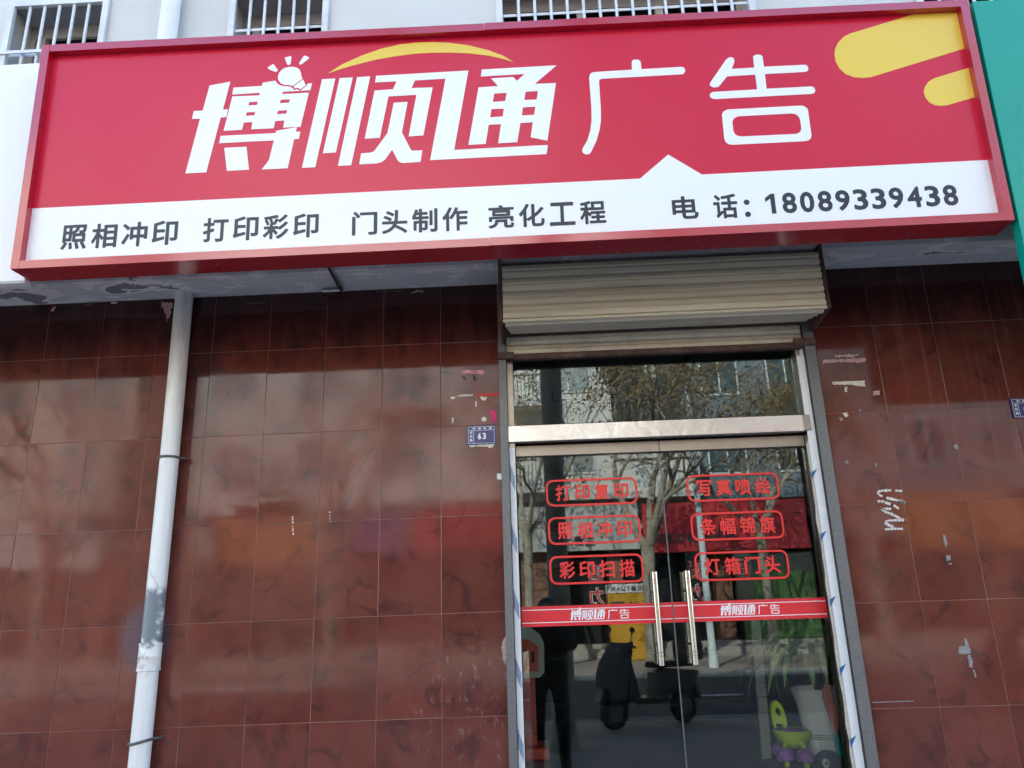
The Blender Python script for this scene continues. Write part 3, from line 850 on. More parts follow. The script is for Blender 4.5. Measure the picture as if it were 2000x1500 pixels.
scrap("cream paper shred hanging just below the red tape", [(2.002, 2.552), (2.034, 2.553), (2.032, 2.537), (2.019, 2.531), (2.005, 2.543)], M['paper'], 13, amp=0.004)
scrap("narrow cream shred in the middle between red tape and plate", [(1.974, 2.528), (1.981, 2.530), (1.983, 2.503), (1.976, 2.500)], M['paper'], 14, amp=0.0015)
scrap("pale paper crumb at the left end of the cream tape", [(1.845, 2.560), (1.868, 2.565), (1.872, 2.545), (1.852, 2.548)], M['paper'], 15, amp=0.004)
scrap("pale lower paper crumb left of the cream blob", [(1.853, 2.452), (1.866, 2.447), (1.864, 2.420), (1.855, 2.428)], M['paper'], 16, amp=0.003)
scrap("faint grey smudge of old glue left of the topmost pink scrap", [(1.812, 2.712), (1.846, 2.712), (1.848, 2.690), (1.812, 2.688)], M['grey_mark'], 17, amp=0.003, cat="glue patch", name="glue_patch")
scrap("ragged remnant of an older sticker peeping out under the number plate", [(1.941, 2.306), (2.069, 2.306), (2.057, 2.292), (2.042, 2.288), (2.028, 2.296), (1.943, 2.299)], M['paper'], 18, 0.0016, amp=0.003)
scrap("grey tape remnant with side arm on the lower right wall", [(4.135, 1.296), (4.164, 1.297), (4.168, 1.333), (4.176, 1.330), (4.183, 1.28), (4.178, 1.262), (4.129, 1.267)], M['grey_mark'], 19, amp=0.0025, name="tape_strip", cat="tape")
scrap("grey tape remnant just below the one with the side arm", [(4.166, 1.258), (4.178, 1.258), (4.184, 1.23), (4.177, 1.204), (4.164, 1.212)], M['grey_mark'], 20, amp=0.0025, name="tape_strip", cat="tape")
scrap("small grey fleck at the foot of the grey tape remnants", [(4.177, 1.196), (4.184, 1.196), (4.187, 1.168), (4.181, 1.166)], M['grey_mark'], 21, amp=0.002, name="tape_strip", cat="tape")
scrap("upright grey smear on the right wall beside the white squiggle", [(4.157, 1.793), (4.17, 1.79), (4.17, 1.751), (4.16, 1.730), (4.155, 1.757)], M['grey_mark'], 22, amp=0.0015, cat="glue patch", name="glue_patch")
scrap("square grey sticker remnant below the upright grey smear", [(4.154, 1.697), (4.174, 1.697), (4.172, 1.675), (4.152, 1.671)], M['grey_mark'], 23, amp=0.0015)
scrap("slim grey bar under the square sticker remnant", [(4.158, 1.662), (4.176, 1.661), (4.175, 1.654), (4.159, 1.655)], M['grey_mark'], 24, amp=0.001)
scrap("pinkish paint flake on the dark tiles beside the top of the drainpipe", [(0.312, 3.147), (0.363, 3.144), (0.361, 3.075), (0.347, 3.039), (0.333, 3.083), (0.312, 3.121)], M['pink_strip'], 25, amp=0.007, cat="paint flake", name="paint_flake")
scrap("orange brown stain flake under the soffit at far left", [(-0.128, 3.160), (-0.054, 3.165), (-0.062, 3.150), (-0.096, 3.142), (-0.118, 3.148)], M['rust'], 26, amp=0.006, cat="paint flake", name="paint_flake")
scrap("small white flake under the soffit left of the pipe", [(0.026, 3.163), (0.059, 3.163), (0.062, 3.152), (0.029, 3.152)], M['chalk'], 27, amp=0.002, cat="paint flake", name="paint_flake")
scrap("slanting pale flake near the left edge under the soffit", [(-0.293, 3.138), (-0.279, 3.152), (-0.271, 3.15), (-0.277, 3.123), (-0.294, 3.12)], M['pink_paper'], 28, amp=0.003, cat="paint flake", name="paint_flake")
scrap("pale ragged flake high on the dark tiles left of the shutter", [(1.647, 3.143), (1.684, 3.155), (1.711, 3.146), (1.704, 3.137), (1.677, 3.143), (1.65, 3.134)], M['grey_mark'], 29, amp=0.004, cat="paint flake", name="paint_flake")
scrap("thin brown tape line under the soffit left of the pale ragged flake", [(1.455, 3.158), (1.585, 3.156), (1.585, 3.150), (1.455, 3.152)], M['rust'], 33, amp=0.001, name="tape_strip", cat="tape")
scrap("thin brown tape line high on the tiles right of the drainpipe", [(0.76, 3.126), (0.874, 3.122), (0.877, 3.115), (0.761, 3.116)], M['rust'], 34, amp=0.001, name="tape_strip", cat="tape")
scrap("broken patch of bare plaster at the tile edge beside the left jamb", [(2.096, 1.4), (2.081, 1.373), (2.074, 1.345), (2.082, 1.306), (2.093, 1.278), (2.0965, 1.328)], M['plaster'], 35, amp=0.003, cat="plaster patch", name="plaster_patch")
scrap("thin white scratch line low on the right wall above a tile joint", [(3.714, 1.0755), (3.895, 1.0765), (3.894, 1.0735), (3.714, 1.0715)], M['grey_mark'], 36, amp=0.0006, name="tape_strip", cat="tape")
for i, (x, z, s_, lab) in enumerate([(3.800, 2.385, 0.018, "silvery torn round sticker on the right wall beside the door bar"), (4.300, 2.205, 0.016, "pale crumb at the edge of the faint ring on the right wall"),
                                     (3.872, 2.408, 0.010, "small white paint spot right of the torn round sticker"), (3.775, 2.365, 0.012, "slim whitish scratch patch left of the torn round sticker"),
                                     (3.905, 2.133, 0.012, "little grey sticker remnant above the white squiggle"), (3.772, 2.150, 0.013, "grey finger mark beside the galvanised rail")]):
    scrap(lab, [(x - s_ * .7, z + s_ * .5), (x + s_ * .4, z + s_ * .7), (x + s_ * .7, z - s_ * .6), (x - s_ * .3, z - s_ * .8)], M['paper'] if i == 0 else M['grey_mark'], 40 + i, amp=0.004, cat="paint spot", name="paint_spot")
# dribbled specks of vertical writing residue left of the door
for i, (x, z0, z1, lab) in enumerate([(1.073, 1.985, 1.905, "broken vertical line of white paint specks on the left wall"), (1.255, 2.003, 1.955, "two white paint specks right of the broken vertical line")]):
    m_ = MB()
    rr_ = random.Random(60 + i)
    zc = z0
    while zc > z1:
        h = rr_.uniform(0.004, 0.010)
        wd = rr_.uniform(0.002, 0.005)
        m_.poly(ragged([(x - wd, zc), (x + wd, zc), (x + wd * .7, zc - h), (x - wd, zc - h)], i * 50 + len(m_.v), 0.001), fn=wall_fn(-0.0022), thick=0.0006)
        zc -= h + rr_.uniform(0.002, 0.012)
        x += 0.0012
    tag(m_.build("paint_speck", M['chalk'], loc=(x, 0, z0)), lab, "paint specks")

# ---------------------------------------------------------------- house number plates
def plate(label, x0, x1, z0, z1, num):
    t = thing("house_number_plate", label, "number plate", ((x0 + x1) / 2, 0, z0), "blue house number plates")
    part("plate", MB().bevel_box(x0, x1, -0.007, -0.0025, z0, z1, 0.001), M['blue_plate'], t)
    f, w_, h_ = wall_fn(-0.0073), x1 - x0, z1 - z0
    def X(u): return x0 + u * w_
    def Z(v): return z0 + v * h_
    b = MB()
    def bar(u0, u1, v0, v1): b.poly([(X(u0), Z(v0)), (X(u1), Z(v0)), (X(u1), Z(v1)), (X(u0), Z(v1))], fn=f, thick=0.0004)
    bar(.05, .95, .045, .06); bar(.05, .95, .925, .94); bar(.05, .06, .0605, .9245); bar(.94, .95, .0605, .9245)
    bar(.0605, .9395, .735, .75); bar(.22, .232, .0605, .7345)
    part("border", b, M['white_print'], t)
    l = MB()
    for i, ch in enumerate("中街街道"):
        u = .20 + i * .185
        write(l, ch, 0.02, f, X(u), X(u + .105), Z(.78), Z(.90), 0.0004)
    for i, ch in enumerate("农科路"):
        v = .56 - i * .20
        write(l, ch, 0.02, f, X(.10), X(.19), Z(v), Z(v + .15), 0.0004)
    u = .38
    for ch in num:
        write(l, ch, 0.035, f, X(u), X(u + .11), Z(.26), Z(.60), 0.0004)
        u += .165
    part("lettering", l, M['white_print'], t)
plate("blue number plate 63 left of the glass doors", 1.931, 2.075, 2.307, 2.403, "63")
plate("blue number plate at the right edge, number starting with 6", 4.600, 4.745, 2.335, 2.435, "6")

hk = MB().bevel_box(2.076, 2.0975, -0.016, -0.0022, 2.124, 2.158, 0.006)
tag(hk.build("wall_button", M['white_plastic'], loc=(2.087, 0, 2.124)), "small white plastic button at the tile edge left of the door", "button")

# ---------------------------------------------------------------- drainpipes
dp = thing("drainpipe", "white plastic drainpipe with grey spray mark on the tiled wall", "drainpipe", (0.455, -0.055, 0.0), "white drainpipes")
part("pipe", MB().tube([(0.462, -0.062, 0.0), (0.462, -0.062, 1.3)], 0.0455, 28).tube([(0.462, -0.062, 1.30), (0.462, -0.062, 2.3), (0.455, -0.062, SOF - 0.021)], 0.0445, 28), M['pipe'], dp, True)
part("coupling", MB().lathe([(0.046, 1.298), (0.0515, 1.300), (0.0515, 1.312), (0.0495, 1.314), (0.0495, 1.358), (0.0505, 1.360), (0.0505, 1.364), (0.0495, 1.366), (0.0495, 1.408), (0.0515, 1.410), (0.0515, 1.420), (0.046, 1.422)],
                            (0.462, -0.062, 0.0), 28), M['pipe'], dp, True)
def clampring(z, tilt, r=0.0485):
    m_ = MB()
    pts = [(0.462 + r * math.cos(a), -0.062 + r * math.sin(a), z + tilt * r * math.cos(a)) for a in [math.pi * 2 * i / 28 for i in range(29)]]
    m_.tube(pts, 0.0062, 8)
    m_.tube([(0.462 - r, -0.055, z - tilt * r), (0.462 - r - 0.022, -0.04, z - tilt * r), (0.462 - r - 0.026, 0.0, z - tilt * r)], 0.0055, 8)
    m_.tube([(0.462 + r, -0.055, z + tilt * r), (0.462 + r + 0.016, -0.04, z + tilt * r), (0.462 + r + 0.018, 0.0, z + tilt * r)], 0.0055, 8)
    return m_
part("clamp", clampring(2.287, 0.0), M['clamp'], dp, True)
part("clamp", clampring(1.003, 0.22), M['clamp'], dp, True)
pr_ = MB()
rr_ = random.Random(11)
def on_pipe(x, z, t): return (0.462 + (0.0448 + t) * math.sin(x / 0.0448), -0.062 - (0.0448 + t) * math.cos(x / 0.0448), z)
for row in (0, 1):
    for i in range(15):
        if rr_.random() < 0.2:
            continue
        u = -0.030 + i * 0.0042 + row * 0.004
        zc = 1.760 - row * 0.018 - i * 0.0060
        for j in range(3):
            a_, b_ = rr_.uniform(-.0014, .0008), rr_.uniform(-.0035, .002)
            w1, h1 = rr_.choice([(.0024, .0008), (.0008, .0036)])
            pr_.poly([(u + a_, zc + b_), (u + a_ + w1, zc + b_), (u + a_ + w1, zc + b_ + h1), (u + a_, zc + b_ + h1)], fn=on_pipe, thick=0.0002 + j * 0.0001)
part("printed_mark", pr_, M['grey_print'], dp)

up_ = thing("drainpipe", "white drainpipe on the upper wall between the barred windows", "drainpipe", (0.337, -0.33, 4.0), "white drainpipes")
part("pipe", MB().tube([(0.339, -0.312, 3.3), (0.339, -0.312, 11.3)], 0.050, 28), M['white_plastic'], up_, True)

# ---------------------------------------------------------------- neighbouring signs
WB0, WB1, WBX = 2.962, 4.132, 0.047
ns = thing("blank_sign", "blank white sign board at the left edge beside the red sign", "sign", (-2.4, -0.3, 3.17))
prof = [(-0.655, WB0), (-0.692, WB0 + .003), (-0.700, WB0 + .012), (-0.700, WB1 - .008), (-0.692, WB1), (-0.655, WB1)]
part("panel", MB().extrude_x(prof, -4.6, WBX), M['white_sheet'], ns)
part("mounting_bar", MB().box(-0.60, -0.56, -0.6545, -0.252, 3.6, 3.64).box(-3.6, -3.56, -0.6545, -0.252, 3.6, 3.64), M['zinc'], ns)
gs = thing("blank_sign", "plain green sign board at the right edge beside the red sign", "sign", (6.2, -0.8, 2.6))
k5 = -0.05 / 1.095
def gy(z): return -0.80 + k5 * (z - 2.985)
part("panel", MB().add([(4.302, gy(2.62), 2.62), (8.6, gy(2.62), 2.62), (8.6, gy(4.055), 4.055), (4.302, gy(4.055), 4.055),
                        (4.302, gy(2.62) + .05, 2.62), (8.6, gy(2.62) + .05, 2.62), (8.6, gy(4.055) + .05, 4.055), (4.302, gy(4.055) + .05, 4.055)],
                       [(0, 1, 2, 3), (4, 7, 6, 5), (0, 4, 5, 1), (3, 2, 6, 7), (0, 3, 7, 4), (1, 5, 6, 2)]), M['green_sheet'], gs)
for t_, a_, b_ in ((ns, -4.58, WBX - .01), (gs, 4.33, 8.58)):
    part("added_light_cover", MB().box(a_, b_, -0.77 if t_ is gs else -0.65, -0.2525, 4.0, 4.012), M['zinc'], t_)  # unseen cover, added to keep sky light from falling behind the boards

# ---------------------------------------------------------------- the red shop sign
sg = thing("shop_sign", "big red light box sign with white slogan strip and yellow arc", "sign", (2.17, -0.8, 2.985))
C4 = dict(bl=(0.050, 2.981), br=(4.286, 2.992), tl=(0.058, 4.095), tr=(4.281, 4.066))
def sy(z, off=0.0): return -0.80 + k5 * (z - 2.985) + off
def edge(s, t):
    """a point of the sign's front rectangle, s along, t up"""
    b = [C4['bl'][i] + (C4['br'][i] - C4['bl'][i]) * s for i in (0, 1)]
    a = [C4['tl'][i] + (C4['tr'][i] - C4['tl'][i]) * s for i in (0, 1)]
    return (b[0] + (a[0] - b[0]) * t, b[1] + (a[1] - b[1]) * t)
W_, H_ = 4.23, 1.095
fwid = 0.036
def frame_bar(name, s0, s1, t0, t1, lift=0.0, mit=None):
    q = [edge(s0, t0), edge(s1, t0), edge(s1, t1), edge(s0, t1)]
    v = [(x, sy(z, -lift), z) for x, z in q] + [(x, sy(z, 0.042), z) for x, z in q]
    v = [v[0], v[1], v[5], v[4], v[3], v[2], v[6], v[7]]
    return part(name, MB().hexa(v), M['red_frame'], sg)
fs_, ft_ = fwid / W_, fwid / H_
sm = 0.487
frame_bar("frame_bar", fs_ + .0002, sm, 0.0, ft_)
frame_bar("frame_bar", sm + .0003, 1 - fs_ - .0002, 0.0, ft_, 0.0025)
frame_bar("frame_bar", fs_ + .0002, sm, 1 - ft_, 1.0)
frame_bar("frame_bar", sm + .0003, 1 - fs_ - .0002, 1 - ft_, 1.0, 0.0025)
frame_bar("frame_bar", 0.0, fs_, 0.0, 1.0, 0.001)
frame_bar("frame_bar", 1 - fs_, 1.0, 0.0, 1.0, 0.001)
# body of the box behind the frame: bottom, sides, top and back
def slab(a, b, y0, y1, name):
    pass
bb = MB()
def quadbox(s0, s1, t0, t1, d0, d1):
    q = [edge(s0, t0), edge(s1, t0), edge(s1, t1), edge(s0, t1)]
    v = [(x, sy(z, d0), z) for x, z in q] + [(x, sy(z, d1), z) for x, z in q]
    bb.hexa([v[0], v[1], v[5], v[4], v[3], v[2], v[6], v[7]])
th = 0.004
quadbox(0.0003, 0.9997, 0.0004, th, 0.0425, 0.134)
quadbox(0.0003, 0.9997, 1 - th, 0.9996, 0.0425, 0.134)
quadbox(0.0003, 0.0015, th + .0002, 1 - th - .0002, 0.0425, 0.134)
quadbox(0.9985, 0.9997, th + .0002, 1 - th - .0002, 0.0425, 0.134)
quadbox(0.0016, 0.9984, th + .0002, 1 - th - .0002, 0.125, 0.133)
part("box_body", bb, M['red_frame'], sg)
def on_panel(x, z, t): return (x, sy(z, 0.0345 - t), z)
# printed panel: red field above the white strip, one sheet
def line(pts, x):
    for (x0, z0), (x1, z1) in zip(pts[:-1], pts[1:]):
        if x0 <= x <= x1:
            return z0 + (z1 - z0) * (x - x0) / (x1 - x0)
strip = LOGO['strip'][0][0]
e = 0.4 * fs_
q = [edge(e, .4 * ft_), edge(1 - e, .4 * ft_), edge(1 - e, 1 - .4 * ft_), edge(e, 1 - .4 * ft_)]
sl = [(q[0][0], strip[0][1])] + strip[1:-1] + [(q[1][0], strip[-1][1])]
part("red_field", MB().poly(sl + [q[2], q[3]], fn=lambda x, z, t: (x, sy(z, 0.0365 - t), z), thick=0.002), M['red_panel'], sg)
part("white_strip", MB().poly([q[0], q[1]] + sl[::-1], fn=lambda x, z, t: (x, sy(z, 0.0362 - t), z), thick=0.002), M['white_print'], sg)
part("panel_back", MB().poly(q, fn=lambda x, z, t: (x, sy(z, 0.0410 - t), z), thick=0.003), M['red_frame'], sg)
for key, m_, lab in (('bo', 'white_print', None), ('bulb', 'white_print', None), ('shun', 'white_print', None), ('tong', 'white_print', None),
                     ('guang', 'white_print', None), ('gao', 'white_print', None), ('arc', 'yellow_print', None), ('blob', 'yellow_print', None)):
    nm = {'bulb': 'light_bulb_emblem', 'arc': 'yellow_arc', 'blob': 'yellow_stripe'}.get(key, 'character')
    if key == 'blob':
        for o_, h_ in LOGO[key]:
            part(nm, MB().poly(o_, h_, on_panel, 0.0012), M[m_], sg)
        continue
    b = MB()
    for o_, h_ in LOGO[key]:
        b.poly(o_, h_, on_panel, 0.0012)
    part(nm, b, M[m_], sg)
def strip_text(s, x0, x1, zt, zb, gap=0.16, bold=0.022):
    n = len(s)
    cw = (x1 - x0) / (n - gap)
    for i, ch in enumerate(s):
        l = MB()
        xa = x0 + i * cw
        write(l, ch, bold, lambda x, z, t: (x, sy(z, 0.0342 - t), z), xa, xa + cw * (1 - gap), zb, zt, 0.0012)
        part("character", l, M['grey_print'], sg)
strip_text("照相冲印", 0.236, 0.752, 3.192, 3.076)
strip_text("打印彩印", 0.864, 1.371, 3.194, 3.080)
strip_text("门头制作", 1.517, 2.019, 3.190, 3.079)
strip_text("亮化工程", 2.108, 2.612, 3.189, 3.081)
strip_text("电", 2.895, 3.005, 3.190, 3.084, 0.0)
strip_text("话", 3.070, 3.172, 3.191, 3.078, 0.0)
l = MB()
for zc in (3.148, 3.092):
    l.poly([(3.212 + 0.0125 * math.cos(a), zc + 0.0125 * math.sin(a)) for a in [i * math.pi / 8 for i in range(16)]], fn=lambda x, z, t: (x, sy(z, 0.0342 - t), z), thick=0.0012)
part("colon", l, M['grey_print'], sg)
cw = (4.092 - 3.286) / 10.76
for i, ch in enumerate("18089339438"):
    l = MB()
    xa = 3.286 + i * cw
    if ch == '1':
        # drawn with its flag, as on the sign
        u = lambda a, b, xa=xa: (xa + 0.004 + a * 0.044, 3.090 + b * 0.092)
        l.poly([u(.52, 0), u(.95, 0), u(.95, 1), u(.60, 1), u(.02, .80), u(.02, .60), u(.52, .76)], fn=lambda x, z, t: (x, sy(z, 0.0342 - t), z), thick=0.0012)
    else:
        write(l, ch, 0.026, lambda x, z, t: (x, sy(z, 0.0342 - t), z), xa, xa + cw * 0.80, 3.088, 3.184, 0.0012)
    part("character", l, M['grey_print'], sg)
for i in range(11):
    s = 0.012 + i * 0.0975
    for d in (0.052, 0.118):
        x, z = edge(min(.99, s + (0.02 if d > .1 else 0)), 0)
        part("screw", MB().lathe([(0.0045, -0.0022), (0.0045, -0.001), (0.003, 0.001)], (x, sy(z, d), z), 8), M['zinc'], sg)
# struts from the box back to the slab, and the odd hanging offcut
part("added_light_cover", MB().box(0.07, 4.27, -0.70, -0.2525, 4.03, 4.042), M['zinc'], sg)  # unseen sheet, added to stop sky light reaching the soffit edge
part("mounting_bar", MB().box(0.20, 0.24, -0.66, -0.255, 3.60, 3.64).box(4.0, 4.04, -0.66, -0.255, 3.60, 3.64).box(2.0, 2.04, -0.66, -0.255, 3.60, 3.64), M['zinc'], sg)
hb = MB().tube([(1.285, -0.30, 3.17), (1.285, -0.10, 3.155), (1.285, -0.055, 3.152)], 0.011, 8).tube([(1.292, -0.05, 3.152), (1.185, -0.05, 3.152)], 0.0115, 10)
tag(hb.build("bent_bracket", M['steel'], loc=(1.24, -0.05, 3.15), smooth=True), "bent bare metal bracket hanging under the grey soffit", "bracket")

# ---------------------------------------------------------------- roller shutter
rs = thing("roller_shutter", "rolled up beige roller shutter with ribbed housing above the glass doors", "shutter", (2.9, -0.15, 2.75))
HX0, HX1, HY, HZ0, HZ1 = 2.136, 3.675, -0.300, 2.836, 3.140
def slat_prof(z0, z1, y):
    h = z1 - z0
    return [(y, z0), (y - 0.004, z0 + 0.03 * h), (y - 0.014, z0 + .10 * h), (y - 0.017, z0 + .38 * h), (y - 0.006, z0 + .46 * h), (y - 0.006, z0 + .54 * h), (y - .017, z0 + .62 * h),
            (y - .013, z0 + .88 * h), (y - .001, z0 + .975 * h), (y, z1 - 0.0005), (y + 0.002, z1 - 0.0005), (y + 0.002, z0)]
zz = [HZ0 + 0.012 + i * 0.0715 for i in range(5)]
zz[-1] = min(zz[-1], HZ1 - 0.004)
for a, b in zip(zz[:-1], zz[1:]):
    part("slat", MB().extrude_x(slat_prof(a, b, HY + 0.012), HX0 + 0.004, HX1 - 0.004), M['shutter'], rs)
part("slat", MB().extrude_x([(HY + 0.0, HZ0 + 0.0115), (HY - 0.004, HZ0 + 0.010), (HY - 0.004, HZ0), (HY + 0.004, HZ0 - 0.004), (HY + 0.012, HZ0 + 0.002), (HY + .012, HZ0 + .0115)], HX0 + .003, HX1 - .003), M['shutter'], rs)
# ribbed underside running back to the guide rails
ys = [HY + 0.014 + i * 0.054 for i in range(5)]
for i, (a, b) in enumerate(zip(ys[:-1], ys[1:])):
    w_ = b - a
    zb = HZ0 - 0.002 + 0.026 * i / 3
    pr2 = [(a, zb), (a + .25 * w_, zb - .009), (a + .55 * w_, zb - .009), (a + .65 * w_, zb - .002), (b - .0008, zb - .002), (b - .0008, zb + .004), (a, zb + .004)]
    part("slat", MB().extrude_x(pr2, HX0 + 0.012 + .006 * i, HX1 - 0.012 - .006 * i), M['shutter'], rs)
for x0, x1 in ((2.1215, 2.1355), (3.6765, 3.6905)):
    part("end_plate", MB().extrude_x([(HY - 0.004, HZ0), (HY - 0.004, HZ1 + .03), (-0.002, HZ1 + .03), (-0.002, HZ0 - 0.02), (-0.10, HZ0 - 0.02)], x0, x1), M['rust'], rs)
part("roll", MB().tube([(HX0 + .02, -0.155, HZ0 + .15), (HX1 - .02, -0.155, HZ0 + .15)], 0.115, 24), M['shutter'], rs, True)
# the end of the curtain still showing between the rails
for a, b in ((2.764, 2.815), (2.815, 2.866)):
    part("slat", MB().extrude_x(slat_prof(a, b, -0.004), 2.142, 3.634), M['curtain_steel'], rs)
part("bottom_bar", MB().bevel_box(2.150, 3.630, -0.034, 0.008, 2.734, 2.7635, 0.004), M['rust'], rs)
for x0, x1, z in ((2.098, 2.178, 2.734), (3.585, 3.689, 2.742)):
    part("stop_lug", MB().bevel_box(x0, x1, -0.052, -0.0345, z, z + 0.036, 0.004), M['rust'], rs)
for x0, x1, i0, i1 in ((2.0985, 2.1365, 1, 0), (3.6400, 3.6900, 0, 1)):
    ga = MB()
    ga.box(x0, x1, -0.034, -0.030, 0.0, 2.86)
    if i1: ga.box(x1 - .004, x1, -0.0299, 0.02, 0.0, 2.86)
    else: ga.box(x0, x0 + .004, -0.0299, 0.02, 0.0, 2.86)
    ga.box(x0, x1, 0.0201, 0.024, 0.0, 2.86)
    part("guide_rail", ga, M['zinc'], rs)

# ---------------------------------------------------------------- the glass entrance
en = thing("shop_entrance", "stainless framed glass double door with red lettering under the shutter", "entrance", (2.89, 0.06, 0.16))
FL = 0.30                                    # shop floor
part("door_frame", MB().box(2.1385, 2.1675, 0.002, 0.118, 0.0, 2.80), M['steel_worn'], en)
part("door_frame", MB().box(3.6005, 3.6395, 0.030, 0.118, 0.0, 2.80), M['steel_worn'], en)
part("door_frame", MB().box(3.6005, 3.6195, 0.002, 0.0299, 0.0, 2.80), M['steel_worn'], en)
part("door_frame", MB().box(3.6225, 3.6385, -0.004, 0.0295, 0.0, 2.78), M['white_plastic'], en)
part("dark_gap_strip", MB().box(3.6386, 3.6398, -0.03, 0.0299, 0.0, 2.78), M['black_gap'], en)  # black strip standing in for the shaded gap between film and rail
part("head_bar", MB().bevel_box(2.1677, 3.6003, 0.03, 0.10, 2.762, 2.80, 0.002), M['steel_worn'], en)
cb = MB().bevel_box(2.1377, 3.5850, -0.012, 0.104, 2.309, 2.3955, 0.004)
part("cross_bar", cb, M['steel'], en)
part("bar_end", MB().bevel_box(3.5853, 3.6215, -0.010, 0.104, 2.312, 2.394, 0.004), M['steel_worn'], en)
part("transom_pane", MB().box(2.168, 3.600, 0.058, 0.066, 2.396, 2.7615), M['glass'], en)
# peeling protective film with blue print
part("protective_film", MB().box(2.1392, 2.1668, -0.0002, 0.0012, 0.0, 2.285), M['film'], en)
rr_ = random.Random(5)
fr = [(3.5875, 0.0), (3.6215, 0.0)] + [(3.6215, 2.305)] + [(3.5875 + rr_.uniform(-.004, .004), 2.305 - i * 0.06) for i in range(1, 38)]
part("protective_film", MB().poly(fr, fn=wall_fn(0.0006), thick=0.001), M['caulk'], en)
part("protective_film", MB().box(3.6005, 3.6390, -0.0068, -0.0050, 0.0, 2.70), M['film'], en)
for z in (2.205, 1.905, 1.605, 1.305, 1.005, 0.705):
    ink = MB()
    for i, x in enumerate((2.1405, 2.1465, 2.1525, 2.1585)):
        h = 0.082 - i * 0.004
        zo = z - i * 0.018
        ink.poly([(x, zo - h), (x + .0036, zo - h - .012), (x + .0036, zo - .010), (x, zo)], fn=wall_fn(-0.0004), thick=0.0004)
    tag(part("printed_mark", ink, M['blue_ink'], en), kind='stuff')
for z in (2.12, 1.825, 1.53, 1.235, 0.94, 0.645):
    part("printed_mark", MB().poly([(3.592, z - 0.046), (3.622, z + .004), (3.591, z - 0.014)], fn=wall_fn(-0.0076), thick=0.0004), M['blue_ink'], en)

def rrect(x0, x1, z0, z1, r, n=6):
    out = []
    for cx, cz, a0 in ((x1 - r, z0 + r, -90), (x1 - r, z1 - r, 0), (x0 + r, z1 - r, 90), (x0 + r, z0 + r, 180)):
        out += [(cx + r * math.cos(R(a0 + 90 * i / n)), cz + r * math.sin(R(a0 + 90 * i / n))) for i in range(n + 1)]
    return out
LX = [p[0] for k_ in ('bo', 'shun', 'tong', 'guang', 'gao', 'bulb') for o_, h_ in LOGO[k_] for p in o_]
LZ = [p[1] for k_ in ('bo', 'shun', 'tong', 'guang', 'gao', 'bulb') for o_, h_ in LOGO[k_] for p in o_]
lx0, lx1, lz0, lz1 = min(LX), max(LX), min(LZ), max(LZ)
def door(x0, x1, hx, stick, label, logo_x):
    d = part("glass_door", MB().bevel_box(x0, x1, 0.048, 0.092, 2.247, 2.304, 0.003), M['steel_worn'], en)
    if label: d['label'] = label
    part("pane", MB().box(x0 + .0015, x1 - .0015, 0.064, 0.076, 0.41, 2.2465), M['glass'], d)
    part("bottom_rail", MB().bevel_box(x0, x1, 0.048, 0.092, FL + .012, 0.4095, 0.003), M['steel_worn'], d)
    inner = x1 if hx > (x0 + x1) / 2 else x0
    part("edge_seal", MB().box(inner - .0012, inner + .0012, 0.060, 0.080, 0.42, 2.24), M['zinc'], d)
    for y in (0.010, 0.130):
        h = MB().tube([(hx, y, 1.252), (hx, y, 1.667)], 0.0138, 20)
        for z in (1.29, 1.305, 1.615, 1.63):
            h.lathe([(0.0139, z), (0.0152, z + .0015), (0.0152, z + .0035), (0.0139, z + .005)], (hx, y, 0), 20)
        for z in (1.34, 1.58):
            h.tube([(hx, y, z), (hx, 0.0635 if y < .07 else 0.0765, z)], 0.008, 10)
        part("handle", h, M['chrome'], d, True)
    # red waist band on the glass
    part("red_band", MB().box(x0 + .001, x1 - .001, 0.0625, 0.0635, 1.436, 1.5275), M['red_tape'], d)
    wl = MB()
    for z in (1.4520, 1.5100):
        wl.box(x0 + .002, x1 - .002, 0.0617, 0.0624, z, z + 0.0032)
    part("white_line", wl, M['white_print'], d)
    lg = MB()
    sc = 0.277 / (lx1 - lx0)
    fn = lambda x, z, t: (logo_x + (x - lx0) * sc, 0.0622 - t * 0.4, 1.4605 + (z - lz0) * sc)
    for k_ in ('bo', 'shun', 'tong', 'guang', 'gao', 'bulb'):
        for o_, h_ in LOGO[k_]:
            lg.poly(o_, h_, fn, 0.0012)
    part("lettering", lg, M['white_print'], d)
    for (sx0, sx1, sz0, sz1, txt) in stick:
        s = MB()
        s.poly(rrect(sx0, sx1, sz0, sz1, 0.036), [rrect(sx0 + .0095, sx1 - .0095, sz0 + .0095, sz1 - .0095, 0.028)[::-1]], wall_fn(0.0636), 0.0006)
        ww, hh = sx1 - sx0, sz1 - sz0
        for i, ch in enumerate(txt):
            xa = sx0 + ww * (0.105 + i * 0.212)
            write(s, ch, 0.024, wall_fn(0.0636), xa, xa + ww * 0.165, sz0 + hh * 0.20, sz0 + hh * 0.80, 0.0006)
        part("lettering_sticker", s, M['red_vinyl'], d)
door(2.1695, 2.8825, 2.803, [(2.312, 2.761, 1.996, 2.128, "打印复印"), (2.314, 2.763, 1.811, 1.944, "照相冲印"), (2.313, 2.762, 1.624, 1.758, "彩印扫描")], "left glass door leaf", 2.402)
door(2.8855, 3.5985, 2.957, [(3.004, 3.451, 1.994, 2.126, "写真喷绘"), (3.005, 3.450, 1.806, 1.940, "条幅锦旗"), (3.006, 3.450, 1.618, 1.753, "灯箱门头")], "right glass door leaf", 3.104)
part("threshold", MB().box(2.1385, 3.6385, -0.02, 0.1175, 0.001, FL + .010), KERB, en)

